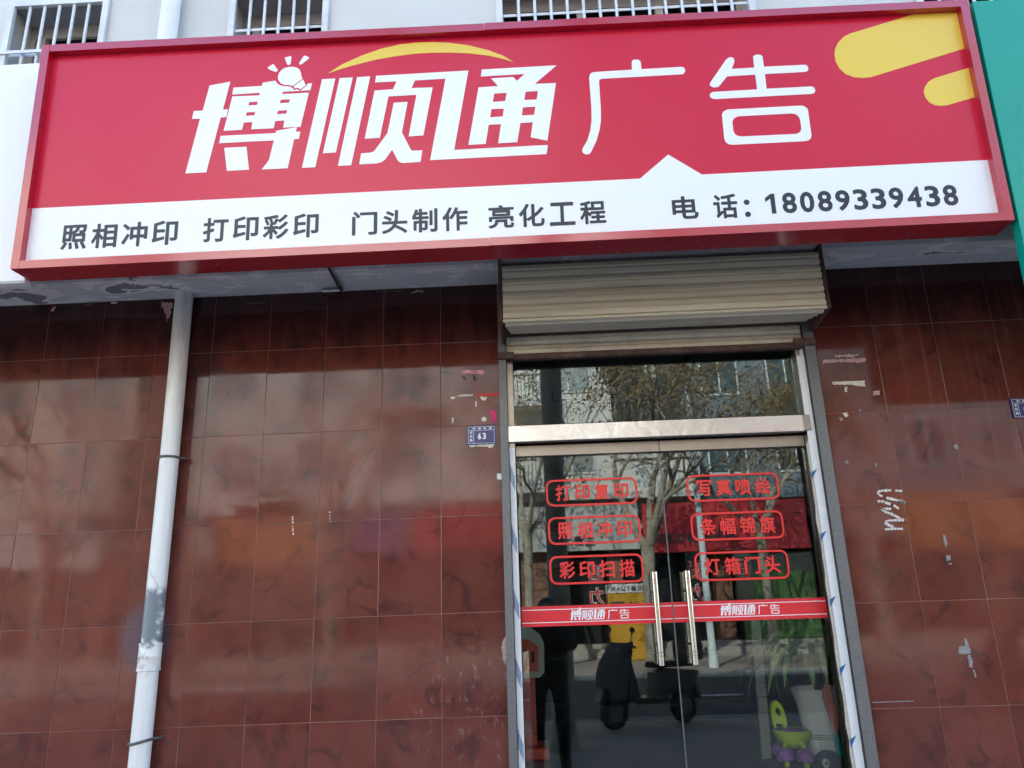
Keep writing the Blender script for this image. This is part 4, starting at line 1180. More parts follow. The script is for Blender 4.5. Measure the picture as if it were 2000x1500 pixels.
# ---------------------------------------------------------------- inside the shop
IN = dict(floor=brick_mat("shop_floor_tiles", (0.13, 0.13, 0.13), (0.15, 0.15, 0.145), (0.05, 0.05, 0.05), 1.0, 0.6, 0.6, 0.25),
          wall=grainy("shop_wall_paint", (0.36, 0.36, 0.35), 0.8, 0.05, 2.0), dark=grainy("dark_shelving", (0.05, 0.05, 0.055), 0.6, 0.2, 3.0),
          ceil=grainy("shop_ceiling_paint", (0.34, 0.35, 0.35), 0.85, 0.05, 2.0))
def st(name, mb, m): return tag(mb.build(name, m), kind='structure')
st("floor", MB().box(0.9, 6.5, 0.119, 5.6, 0.001, FL), IN['floor'])
st("ceiling", MB().box(0.9, 6.5, 0.121, 5.6, 3.14, 3.29), IN['ceil'])
st("wall_back", MB().box(0.9, 6.5, 5.6, 5.72, FL, 3.29), IN['wall'])
st("wall_left", MB().box(0.78, 0.9, 0.121, 5.72, 0.0, 3.29), IN['wall'])
st("wall_right", MB().box(6.5, 6.62, 0.121, 5.72, 0.0, 3.29), IN['wall'])
cl = thing("ceiling_light", "unlit flat ceiling panel with dark rim seen through the transom glass", "ceiling light", (2.86, 1.7, 3.1))
part("panel", MB().box(2.42, 3.30, 1.15, 2.2, 3.118, 3.1395), IN['ceil'], cl)
part("rim", MB().box(2.405, 2.4195, 1.135, 2.215, 3.110, 3.1395).box(3.3005, 3.315, 1.135, 2.215, 3.110, 3.1395).box(2.42, 3.30, 1.135, 1.1495, 3.110, 3.1395).box(2.42, 3.30, 2.2005, 2.215, 3.110, 3.1395), M['black_gap'], cl)
sh = thing("display_shelf", "dark open shelving against the back wall of the shop", "shelf", (3.4, 5.3, FL))
part("frame", MB().box(1.6, 1.66, 5.0, 5.58, FL, 2.5).box(5.2, 5.26, 5.0, 5.58, FL, 2.5).box(1.661, 5.199, 5.56, 5.58, FL, 2.5), IN['dark'], sh)
for z in (0.5, 1.0, 1.5, 2.0, 2.46):
    part("shelf_board", MB().box(1.661, 5.199, 5.0, 5.559, z, z + 0.03), IN['dark'], sh)
# self-service machine: grey shell with rounded front, red inset, red column and foot
KR = grainy("coral_red_plastic", (0.75, 0.13, 0.08), 0.4, 0.05, 3.0)
KG = grainy("grey_green_plastic", (0.50, 0.55, 0.51), 0.4, 0.05, 3.0)
KC, KS, KT = (2.1, 2.65, FL), 0.75, (2.1445, 1.06, 0.60)
km = thing("service_kiosk", "grey and coral red kiosk on a red column behind the left door", "kiosk", (2.1445, 1.06, FL))
shell = [(1.98, 1.02), (2.225, 1.02), (2.262, 1.055), (2.268, 1.262), (2.235, 1.335), (2.15, 1.40), (1.98, 1.40)]
part("shell", MB().extrude_y(shell, 2.60, 2.78).moved(KC, KS, KT), KG, km)
part("front_inset", MB().extrude_y([(2.0, 1.065), (2.215, 1.065), (2.222, 1.245), (2.16, 1.295), (2.0, 1.33)], 2.590, 2.599).moved(KC, KS, KT), KR, km)
part("slot", MB().bevel_box(2.165, 2.190, 2.584, 2.5895, 1.13, 1.21, 0.002).moved(KC, KS, KT), M['black_gap'], km)
part("column", MB().bevel_box(2.08, 2.185, 2.62, 2.74, 0.62, 1.0195, 0.01).moved(KC, KS, KT), KR, km)
part("foot", MB().bevel_box(1.98, 2.272, 2.50, 2.90, 0.45, 0.53, 0.012).moved(KC, KS, KT), KR, km)
part("column", MB().bevel_box(2.08, 2.185, 2.62, 2.74, 0.531, 0.6195, 0.01).moved(KC, KS, KT), KR, km)
part("base_block", MB().bevel_box(1.98, 2.275, 2.50, 2.90, -0.099, 0.4495, 0.012).moved(KC, KS, KT), grainy("maroon_plastic", (0.16, 0.05, 0.045), 0.5, 0.05, 3.0), km)
# white planter with rings and a drooping palm
PW = grainy("matt_white_ceramic", (0.82, 0.85, 0.84), 0.5, 0.06, 5.0, bump=0.5, bscale=36)
PC, PS, PT = (4.03, 1.65, FL), 0.832, (3.736, 0.749, 0.50)
pl = thing("planter", "tall white ribbed planter with dark rings inside the right door", "planter", (3.736, 0.749, FL))
part("pot", MB().lathe([(0.10, FL - .239), (0.106, FL - .22), (0.112, FL + .02), (0.118, 0.52), (0.128, 0.7), (0.150, 0.88), (0.178, 0.982), (0.170, 0.985), (0.14, 0.90), (0.0005, 0.90)], (4.03, 1.65, 0), 40).moved(PC, PS, PT), PW, pl, True)
rg = MB()
for z in (0.690, 0.702, 0.714):
    rg.lathe([(0.1265 + (z - .69) * .09, z), (0.1300 + (z - .69) * .09, z + .0012), (0.1300 + (z - .69) * .09, z + .0036), (0.1265 + (z - .69) * .09, z + .005)], (4.03, 1.65, 0), 40)
part("ring", rg.moved(PC, PS, PT), M['black_gap'], pl, True)
LEAF = grainy("palm_leaf_green", (0.20, 0.36, 0.13), 0.45, 0.35, 7.0)
STEM = grainy("brown_palm_stem", (0.10, 0.07, 0.045), 0.8, 0.2, 20.0)
pm = thing("potted_palm", "dark green palm with long drooping leaves growing in the white planter", "plant", (3.736, 0.749, 1.0))
part("stem", MB().tube([(4.03, 1.65, 0.90), (4.035, 1.655, 1.15), (4.03, 1.65, 1.36)], [0.032, 0.026, 0.024], 10).moved(PC, PS, PT), STEM, pm, True)
rr_ = random.Random(21)
for i in range(96):
    az = rr_.uniform(0, 2 * math.pi)
    el = rr_.uniform(-0.05, 1.25) if i % 3 else rr_.uniform(-0.4, 0.3)
    L = rr_.uniform(0.36, 0.66)
    m_ = MB()
    p = Vector((4.03, 1.65, 1.30 + rr_.uniform(-.06, .06)))
    pts = []
    n = 7
    for j in range(n + 1):
        pts.append(p.copy())
        e_ = el - (j / n) ** 1.4 * (1.5 + 0.5 * rr_.random())
        p = p + Vector((math.cos(az) * math.cos(e_), math.sin(az) * math.cos(e_), math.sin(e_))) * L / n
    sd = Vector((-math.sin(az), math.cos(az), 0))
    vs_, fs2 = [], []
    for j, q_ in enumerate(pts):
        w_ = 0.024 * math.sin(math.pi * min(1, (j + 0.6) / (n + 0.8))) + 0.0008
        vs_ += [q_ - sd * w_, q_ + Vector((0, 0, -w_ * .5)), q_ + sd * w_]
    for j in range(n):
        fs2 += [(3 * j, 3 * j + 1, 3 * j + 4, 3 * j + 3), (3 * j + 1, 3 * j + 2, 3 * j + 5, 3 * j + 4)]
    m_.add(vs_, fs2)
    part("leaf", m_.moved(PC, PS, PT), LEAF, pm, True)
# lime and purple ride-on toy
LIME = grainy("lime_plastic", (0.50, 0.70, 0.03), 0.32, 0.04, 4.0)
PURP = grainy("purple_plastic", (0.28, 0.10, 0.38), 0.35, 0.05, 4.0)
TC, TS, TT = (4.02, 2.35, 0.40), 0.728, (3.546, 0.70, 0.699)
ty = thing("toy_ride_on", "lime green and purple ride on toy with ring backrest inside the right door", "toy", (3.546, 0.70, 0.699))
bk = [(3.912, 0.665), (3.906, 0.76), (3.914, 0.80), (3.934, 0.824), (3.958, 0.828), (3.982, 0.805), (4.002, 0.755), (4.012, 0.70), (4.012, 0.665), (3.995, 0.635), (3.985, 0.635), (3.98, 0.668), (3.935, 0.675), (3.932, 0.645), (3.918, 0.645)]
hole = [(3.945, 0.735), (3.968, 0.72), (3.978, 0.742), (3.968, 0.775), (3.950, 0.785), (3.938, 0.762)]
part("backrest", MB().poly(bk, [hole], wall_fn(2.45), 0.05).moved(TC, TS, TT), LIME, ty)
seat = MB()
seat.lathe([(0.02, 0.505), (0.07, 0.515), (0.115, 0.555), (0.135, 0.60), (0.14, 0.628), (0.132, 0.634), (0.12, 0.62), (0.0005, 0.615)], (4.045, 2.40, 0), 28)
part("seat_shell", seat.moved(TC, TS, TT), LIME, ty, True)
part("seat_pad", MB().lathe([(0.118, 0.6205), (0.115, 0.632), (0.06, 0.640), (0.0005, 0.640)], (4.045, 2.40, 0), 28).moved(TC, TS, TT), PURP, ty, True)
for x, y in ((3.945, 2.30), (4.065, 2.24), (4.10, 2.5), (3.97, 2.52)):
    w_ = part("wheel_guard", MB().lathe([(0.062, 0.452), (0.065, 0.47), (0.055, 0.505), (0.03, 0.525), (0.0005, 0.530)], (x, y, 0), 20).moved(TC, TS, TT), PURP, ty, True)
    part("wheel", MB().tube([(x - .014, y, 0.424), (x + .014, y, 0.424)], 0.024, 16).moved(TC, TS, TT), LIME, w_, True)
    part("leg", MB().tube([(x, y, 0.5305), (x + (4.045 - x) * .3, y + (2.40 - y) * .3, 0.556)], 0.018, 10).moved(TC, TS, TT), LIME, ty, True)
st("display_plinth", MB().bevel_box(3.40, 3.625, 0.52, 0.92, FL + .0005, 0.6985, 0.004), IN['dark'])
# leaning board of cream panels
bd = thing("leaning_board", "narrow cream board of jointed panels leaning inside the right door", "board", (3.553, 1.2, 0.31))
CREAM = grainy("cream_laminate", (0.40, 0.41, 0.37), 0.5, 0.06, 5.0)
x_t, x_b = 3.780, 3.745
zz = [1.42, 1.27, 1.132, 0.99, 0.90, 0.79, 0.672, 0.5, 0.31, 0.11]
for a, b in zip(zz[:-1], zz[1:]):
    def bx(z): return x_b + (x_t - x_b) * (z - .672) / .75
    part("panel", MB().hexa([(bx(b) - .028, 2.0 - (b - .3) * -.05, b + .003), (bx(b) + .034, 2.0 + (b - .3) * .05, b - .004), (bx(b) + .034, 2.03 + (b - .3) * .05, b - .004), (bx(b) - .028, 2.03 + (b - .3) * .05, b + .003),
                             (bx(a) - .028, 2.0 + (a - .3) * .05, a - .001), (bx(a) + .034, 2.0 + (a - .3) * .05, a - .008), (bx(a) + .034, 2.03 + (a - .3) * .05, a - .008), (bx(a) - .028, 2.03 + (a - .3) * .05, a - .001)]).moved((3.76, 2.0, FL), 0.86, (3.553, 1.2, 0.468)), CREAM, bd)
# toy paddle: teal shaft with a salmon blade; dark toy head beside it
TEAL = grainy("teal_plastic", (0.01, 0.36, 0.38), 0.35, 0.05, 4.0)
SALM = grainy("salmon_plastic", (0.72, 0.22, 0.20), 0.4, 0.06, 4.0)
QC, QS, QT = (3.97, 1.25, FL), 0.859, (3.731, 0.55, 0.469)
pd = thing("toy_paddle", "salmon pink toy paddle with teal shaft leaning by the white planter", "toy", (3.731, 0.55, FL))
part("shaft", MB().tube([(3.985, 1.27, FL - .19), (3.972, 1.262, 0.66), (3.962, 1.26, 0.95)], 0.017, 12).moved(QC, QS, QT), TEAL, pd, True)
part("blade", MB().poly([(3.955, 0.775), (3.975, 0.80), (3.982, 0.86), (3.968, 0.95), (3.950, 1.04), (3.942, 1.072), (3.930, 1.03), (3.912, 1.01), (3.908, 0.965), (3.928, 0.87), (3.940, 0.80), (3.948, 0.755)], fn=wall_fn(1.240), thick=0.012).moved(QC, QS, QT), SALM, pd)
DT = grainy("dark_teal_plastic", (0.018, 0.045, 0.05), 0.4, 0.1, 4.0)
AC, AS, AT = (3.93, 1.35, FL), 0.85, (3.682, 0.59, 0.48)
tb = thing("toy_animal", "dark rounded toy animal with a white eye patch at the foot of the planter", "toy", (3.682, 0.59, FL))
part("body", MB().ellipsoid((3.935, 1.36, 0.355), (0.085, 0.10, 0.265), 20, 12).moved(AC, AS, AT), DT, tb, True)
hd = part("head", MB().ellipsoid((3.925, 1.33, 0.60), (0.085, 0.08, 0.066), 22, 14).moved(AC, AS, AT), DT, tb, True)
part("eye_patch", MB().ellipsoid((3.885, 1.262, 0.607), (0.022, 0.014, 0.026), 14, 10).moved(AC, AS, AT), M['white_plastic'], hd, True)
part("pupil", MB().ellipsoid((3.882, 1.249, 0.609), (0.009, 0.005, 0.011), 12, 8).moved(AC, AS, AT), M['black_gap'], hd, True)

# ---------------------------------------------------------------- across the street (seen mirrored in the glass and the tiles)
OP = dict(
    white=grainy("sunlit_white_facade", (0.66, 0.64, 0.60), 0.85, 0.05, 0.4), cream=grainy("cream_facade", (0.56, 0.50, 0.42), 0.85, 0.06, 0.4),
    blue=grainy("shaded_blue_grey_facade", (0.16, 0.195, 0.22), 0.8, 0.06, 0.4), fin=grainy("pale_metal_fin", (0.62, 0.66, 0.70), 0.5, 0.04, 0.6),  # blue grey facade: its side shade is put into the colour
    dark=grainy("dark_shopfront_glass", (0.025, 0.03, 0.032), 0.12, 0.2, 1.0), brown=grainy("brown_stone_pillar", (0.23, 0.115, 0.075), 0.6, 0.2, 2.0),
    pane_light=grainy("curtained_window_glass", (0.30, 0.34, 0.33), 0.15, 0.25, 0.8),
    redsign=grainy("red_sign_face", (0.50, 0.03, 0.04), 0.5, 0.05, 1.0), graysign=grainy("pale_grey_sign_face", (0.46, 0.46, 0.44), 0.6, 0.06, 1.0),
    orange=grainy("orange_sign_face", (0.50, 0.20, 0.06), 0.5, 0.05, 1.0), purple=grainy("violet_sign_face", (0.15, 0.10, 0.24), 0.5, 0.05, 1.0),
    green=grainy("green_roller_door", (0.06, 0.12, 0.035), 0.5, 0.12, 2.0), yellow=grainy("yellow_cabinet_paint", (0.50, 0.27, 0.02), 0.45, 0.05, 1.0),
    pane=grainy("bluish_window_glass", (0.05, 0.085, 0.095), 0.10, 0.15, 0.8), rail=grainy("dark_railing_paint", (0.05, 0.055, 0.06), 0.5, 0.1, 3.0),
    step=grainy("granite_step", (0.30, 0.27, 0.24), 0.7, 0.15, 3.0), teal=grainy("teal_panel", (0.06, 0.28, 0.25), 0.5, 0.05, 1.0))
def rface(y):
    """surface of a building across the street: faces +Y; x runs right to left there"""
    return lambda x, z, t: (-x, y + t, z)
def block(name, label, x0, x1, h, m, yf=-23.0, depth=11.0, rows=5, pitch=3.0, z_first=6.2, ww=1.5, wh=1.5, balcony=(), gz=5.2):
    t = thing(name, label, "building", ((x0 + x1) / 2, yf, 0.0), "buildings across the street")
    part("wall", MB().box(x0, x1, yf - depth, yf, gz, h).box(x0, x1, yf - depth, yf - 0.8, 0.0, gz - .001), m, t)
    part("parapet", MB().box(x0 - .05, x1 + .05, yf - .35, yf + .12, h + .001, h + .55), m, t)
    part("ledge", MB().box(x0, x1, yf + .001, yf + .22, gz, gz + .22), m, t)
    n = max(1, int((x1 - x0 - 1.0) / pitch))
    fm = MB().box(-ww / 2 - .06, ww / 2 + .06, 0.001, 0.05, -.07, wh + .06)
    pm_ = MB().box(-ww / 2, -0.03, 0.0505, 0.058, 0, wh).box(0.03, ww / 2, 0.0505, 0.058, 0, wh)
    proto = None
    for r_ in range(rows):
        for c in range(n):
            x = x0 + (x1 - x0) * (c + 0.5) / n
            z = z_first + r_ * 3.0
            if z + wh > h:
                continue
            if proto is None:
                proto = fm.build("window", OP['fin'], t, loc=(0, 0, 0))
                pp = pm_.build("pane", OP['pane' if m is OP['blue'] else 'pane_light'], None, loc=(0, 0, 0))
                pp.parent = proto
                pp.location = (0, 0, 0)
                o = proto
            else:
                o = proto.copy(); col.objects.link(o); o.parent = t
                for ch in proto.children:
                    c2 = ch.copy(); col.objects.link(c2); c2.parent = o
            o.location = Vector((x, yf, z)) - t.location
    for (a, b, z) in balcony:
        part("balcony_slab", MB().box(a, b, yf + .001, yf + 1.0, z - .15, z), m, t)
        rl = MB().box(a, b, yf + .94, yf + .98, z + .95, z + 1.0)
        nb = int((b - a) / .13)
        for i in range(nb + 1):
            xx = a + (b - a) * i / nb
            rl.box(xx - .012, xx + .012, yf + .945, yf + .975, z, z + .949)
        part("balcony_railing", rl, OP['rail'], t)
    return t
def shopfront(t, x0, x1, pillars, gz=5.2, yf=-23.0, m=None):
    part("shop_window", MB().box(x0, x1, yf - .79, yf - .55, 0.46, gz - 1.6), m or OP['dark'], t)
    for a, b in pillars:
        part("pillar", MB().box(a, b, yf - .549, yf - .05, 0.0, gz - 1.6), OP['brown'], t)
def board(label, x0, x1, z0, z1, m, texts=(), yf=-23.0, group="shop signs across the street"):
    t = thing("shop_sign", label, "sign", ((x0 + x1) / 2, yf, z0), group)
    part("panel", MB().bevel_box(x0, x1, yf + .225, yf + .42, z0, z1, 0.02), m, t)
    l = MB()
    for s, xs, zs, h, tm in texts:
        for i, ch in enumerate(s):
            if ch != ' ':
                xx = xs + i * h * 1.1
                write(l, ch, 0.02, lambda x, z, tt: (-x, yf + .42 + tt, z), -xs + i * h * 1.1 - len(s) * h * 1.1 + .0, -xs + i * h * 1.1 + h * .95 - len(s) * h * 1.1, zs, zs + h, 0.02)
    if l.v:
        part("lettering", l, texts[0][4], t)
    return t
b1 = block("apartment_building", "long cream apartment block far left across the street", -44.0, -12.8, 15.5, OP['cream'], rows=4)
shopfront(b1, -44, -12.8, [(-44, -43.4), (-36, -35.4), (-28, -27.4), (-20, -19.4), (-13.4, -12.8)])
b2 = block("apartment_building", "white sunlit apartment block across the street with railed balconies", -10.2, 5.0, 16.5, OP['white'], rows=4, pitch=2.6,
           balcony=((1.4, 3.0, 5.55), (-3.6, -1.2, 8.6), (1.4, 3.0, 8.6), (-8.5, -6.1, 5.55)))
shopfront(b2, -10.2, 5.0, [(-10.2, -9.5), (-5.2, -4.6), (1.55, 2.45), (4.5, 5.0)])
b3 = thing("office_building", "office block with pale vertical fins between white and blue grey blocks", "building", (6.0, -31.0, 0.0), "buildings across the street")
part("wall", MB().box(5.4, 8.3, -42, -31.0, 0, 24), OP['pane'], b3)
for i in range(8):
    x = 5.5 + i * 0.38
    part("fin", MB().box(x, x + .15, -30.999, -30.5, 0.4, 24), OP['fin'], b3)
b4 = block("apartment_building", "blue grey apartment block across the street above the red sign", 8.0, 20.5, 19.0, OP['blue'], rows=5, pitch=2.1, ww=1.3, wh=1.7, yf=-24.2, depth=12, gz=5.2)
shopfront(b4, 5.02, 20.5, [(8.15, 8.7), (12.6, 13.2), (17.0, 17.5)], yf=-23.2)
b5 = block("apartment_building", "cream apartment block far right across the street", 22.5, 52.0, 14.5, OP['cream'], rows=4)
shopfront(b5, 22.5, 52.0, [(22.5, 23.1), (30, 30.6), (38, 38.6), (46, 46.6)])
low = block("low_building", "single storey white link building behind the red sign", 5.03, 7.95, 6.6, OP['white'], rows=0, depth=6.0)
W = M['white_print']
board("pale grey shop sign board with a phone number across the street", 1.45, 5.6, 3.45, 5.0, OP['graysign'], (("1383303523", 5.5, 3.62, 0.30, OP['rail']), ("主营大饼", 2.6, 3.62, 0.34, OP['rail'])))
board("wide red shop sign board under the blue grey block across the street", 5.75, 13.6, 3.30, 4.95, OP['redsign'], (("公司", 12.4, 3.7, 0.8, W),))
board("orange shop sign board with a dividing gap across the street", -9.0, -5.0, 3.35, 5.05, OP['orange'])
board("violet shop sign board beside the orange one across the street", -4.9, -2.3, 3.55, 5.0, OP['purple'])
board("small red shop sign board between violet and pale grey boards across the street", -2.1, 1.3, 3.6, 5.0, OP['redsign'])
board("orange shop sign board at the right across the street", 14.2, 18.2, 3.0, 4.95, OP['orange'])
board("teal shop sign board at the far left across the street", -30.0, -20.5, 3.4, 5.0, OP['teal'])
board("white shop sign board left across the street", -19.8, -13.2, 3.4, 5.0, OP['graysign'])
board("red shop sign board at the far right across the street", 24.0, 34.0, 3.4, 5.0, OP['redsign'])
for x, s in ((2.9, "香大"), (4.05, "活力"), (7.35, "活力"), (8.95, "告")):
    t = thing("hanging_banner", "dark vertical banner with white edged red characters " + {2.9: "beside the brown pillar", 4.05: "left of the yellow cabinet", 7.35: "under the red sign", 8.95: "beside the green roller door"}[x] + " across the street", "banner", (x, -22.9, 1.2), "vertical banners across the street")
    part("cloth", MB().box(x - .28, x + .28, -22.52, -22.50, 1.2, 3.3), OP['dark'], t)
    l, l2 = MB(), MB()
    for i, ch in enumerate(s):
        write(l, ch, 0.05, lambda a, z, tt: (-a, -22.50 + tt, z), -x - .25, -x + .25, 2.4 - i * .75, 3.0 - i * .75, 0.012)
        write(l2, ch, 0.015, lambda a, z, tt: (-a, -22.487 + tt, z), -x - .24, -x + .24, 2.41 - i * .75, 2.99 - i * .75, 0.012)
    part("lettering", l, W, t); part("lettering", l2, OP['redsign'], t)
t = thing("roller_door", "closed green ribbed roller door across the street", "roller door", (9.9, -22.9, 0.46))
for i in range(16):
    z = 0.48 + i * 0.13
    part("slat", MB().bevel_box(8.8, 11.6, -22.62, -22.56, z, z + .128, 0.012), OP['green'], t)
st("shop_steps", MB().box(-44, 52, -22.9, -22.25, -0.01, 0.30).box(-44, 52, -22.9, -22.55, 0.301, 0.45), OP['step'])
yc = thing("yellow_cabinet", "tall yellow advertising cabinet on the far pavement", "cabinet", (5.0, -21.2, 0.0))
part("body", MB().bevel_box(4.3, 5.65, -21.8, -21.1, 0.0, 2.0, 0.03), OP['yellow'], yc)
part("top_strip", MB().bevel_box(4.28, 5.67, -21.82, -21.08, 2.0005, 2.28, 0.02), M['white_plastic'], yc)
l = MB()
for i, ch in enumerate("MEITUAN"):
    write(l, ch, 0.02, lambda a, z, tt: (-a, -21.08 + tt, z), -5.5 + i * .16, -5.5 + i * .16 + .13, 2.06, 2.2, 0.01)
for i, ch in enumerate("美甲"):
    write(l, ch, 0.02, lambda a, z, tt: (-a, -21.10 + tt, z), -5.3 + i * .5, -5.3 + i * .5 + .42, 1.3, 1.75, 0.01)
part("lettering", l, OP['rail'], yc)

# street lamp, bollard
lm = thing("street_lamp", "tall pale grey street lamp pole on the far pavement", "street lamp", (6.6, -17.3, 0.0))
part("pole", MB().tube([(6.6, -17.3, 0.0), (6.6, -17.3, 0.6), (6.62, -17.3, 7.6)], [0.13, 0.10, 0.07], 14), OP['fin'], lm, True)
part("arm", MB().tube([(6.62, -17.3, 7.4), (6.62, -16.2, 7.9), (6.62, -15.4, 8.0)], [0.05, 0.04, 0.035], 10), OP['fin'], lm, True)
part("lamp_head", MB().bevel_box(6.45, 6.79, -15.6, -14.9, 7.93, 8.03, 0.02), OP['fin'], lm)

# ---------------------------------------------------------------- plane trees
BARK = grainy("plane_tree_bark", (0.34, 0.30, 0.235), 0.9, 0.35, 5.0, bump=0.5, bscale=20, dirt=(0.15, 0.13, 0.10), dirt_amt=0.8)
DRY = grainy("dry_plane_leaf", (0.25, 0.175, 0.075), 0.7, 0.4, 4.0)
def tree(x, y, h, rad, seed, label, leaves=500, fork=3.2, lean=(0, 0), spread=0.55, depth=3):
    rr_ = random.Random(seed)
    t = thing("plane_tree", label, "tree", (x, y, 0.0), "plane trees along the street")
    tr = MB().tube([(x, y, -0.02), (x + .02, y, 0.25), (x + lean[0] * .5, y + lean[1] * .5, fork * .55), (x + lean[0], y + lean[1], fork)], [rad * 1.45, rad * 1.05, rad * .92, rad * 1.05], 14)
    part("trunk", tr, BARK, t, True)
    br, tips = MB(), []
    def grow(p, d, L, r_, depth):
        pts, rd = [p], [r_]
        n = 4
        for i in range(n):
            d = (d + Vector((rr_.gauss(0, .13), rr_.gauss(0, .13), rr_.gauss(0.03, .10)))).normalized()
            p = p + d * L / n
            pts.append(p)
            rd.append(r_ * (1 - .42 * (i + 1) / n))
            if depth <= 1 and i > 0:
                tips.append((p, d))
        br.tube(pts, rd, 7 if depth > 2 else 4, cap=depth == 0)
        if depth == 0:
            tips.append((p, d))
            return
        for k_ in range(3 if depth > 1 else 4):
            i = rr_.choice([2, 3, 4]) if k_ else 4
            a = rr_.uniform(0, 2 * math.pi)
            o1 = d.orthogonal().normalized()
            o2 = d.cross(o1)
            nd = (d + (o1 * math.cos(a) + o2 * math.sin(a)) * rr_.uniform(.35, .95)).normalized()
            nd.z = nd.z * .8 + .12
            grow(pts[i], nd.normalized(), L * rr_.uniform(.58, .78), rd[i] * .72, depth - 1)
    top = Vector((x + lean[0], y + lean[1], fork - .08))
    n0 = 4
    for k_ in range(n0):
        a = 2 * math.pi * k_ / n0 + rr_.uniform(-.4, .4)
        grow(top, Vector((math.cos(a) * spread, math.sin(a) * spread, 0.75 + rr_.uniform(-.1, .3))).normalized(), (h - fork) * .42, rad * .62, depth)
    part("crown", br, BARK, t, True)
    lf = MB()
    for _ in range(leaves):
        p, d = rr_.choice(tips)
        c = p + Vector((rr_.gauss(0, .16), rr_.gauss(0, .16), rr_.gauss(-.06, .14)))
        s = rr_.uniform(.028, .07)
        ax = Vector((rr_.gauss(0, 1), rr_.gauss(0, 1), rr_.gauss(0, 1))).normalized()
        bx = ax.orthogonal().normalized()
        cx = ax.cross(bx)
        lf.add([c - bx * s, c - cx * s * .7 + ax * s * .3, c + bx * s, c + cx * s * .7 + ax * s * .3], [(0, 1, 2, 3)])
    tag(part("foliage", lf, DRY, t), kind='stuff')
    return t
tree(5.05, -17.4, 9.5, 0.18, 3, "forked plane tree on the far pavement before the yellow cabinet", 5200, 3.1, (0.1, 0), 0.55, 4)
tree(11.0, -17.4, 9.0, 0.18, 4, "slim plane tree on the far pavement before the green roller door", 4200, 3.6, (0, 0), 0.55, 4)
tree(8.3, -17.7, 9.0, 0.12, 31, "slender bare plane tree right of the street lamp on the far pavement", 1800, 3.4, (0, 0), 0.6, 4)
tree(1.9, -17.6, 9.5, 0.13, 32, "slender plane tree before the railed balconies on the far pavement", 2200, 3.6, (0, 0), 0.6, 4)
tree(-3.5, -17.4, 9.5, 0.22, 5, "plane tree on the far pavement before the violet sign", 700, 3.0)
tree(-11.4, -17.4, 10.0, 0.24, 6, "plane tree in the gap between the cream and white blocks", 800, 3.2)
tree(18.5, -17.4, 9.5, 0.22, 8, "plane tree on the far pavement at the far right", 600, 3.2)
tree(2.44, -5.65, 10.5, 0.135, 12, "shaded plane tree in the near pavement behind the photographer", 3200, 5.2, (0.06, -0.05), 0.7, 4)
tree(-12.5, -6.4, 8.5, 0.16, 13, "shaded plane tree in the near pavement far left", 300, 3.4)
tree(9.6, -6.2, 8.5, 0.16, 14, "shaded plane tree in the near pavement far right", 300, 3.4)

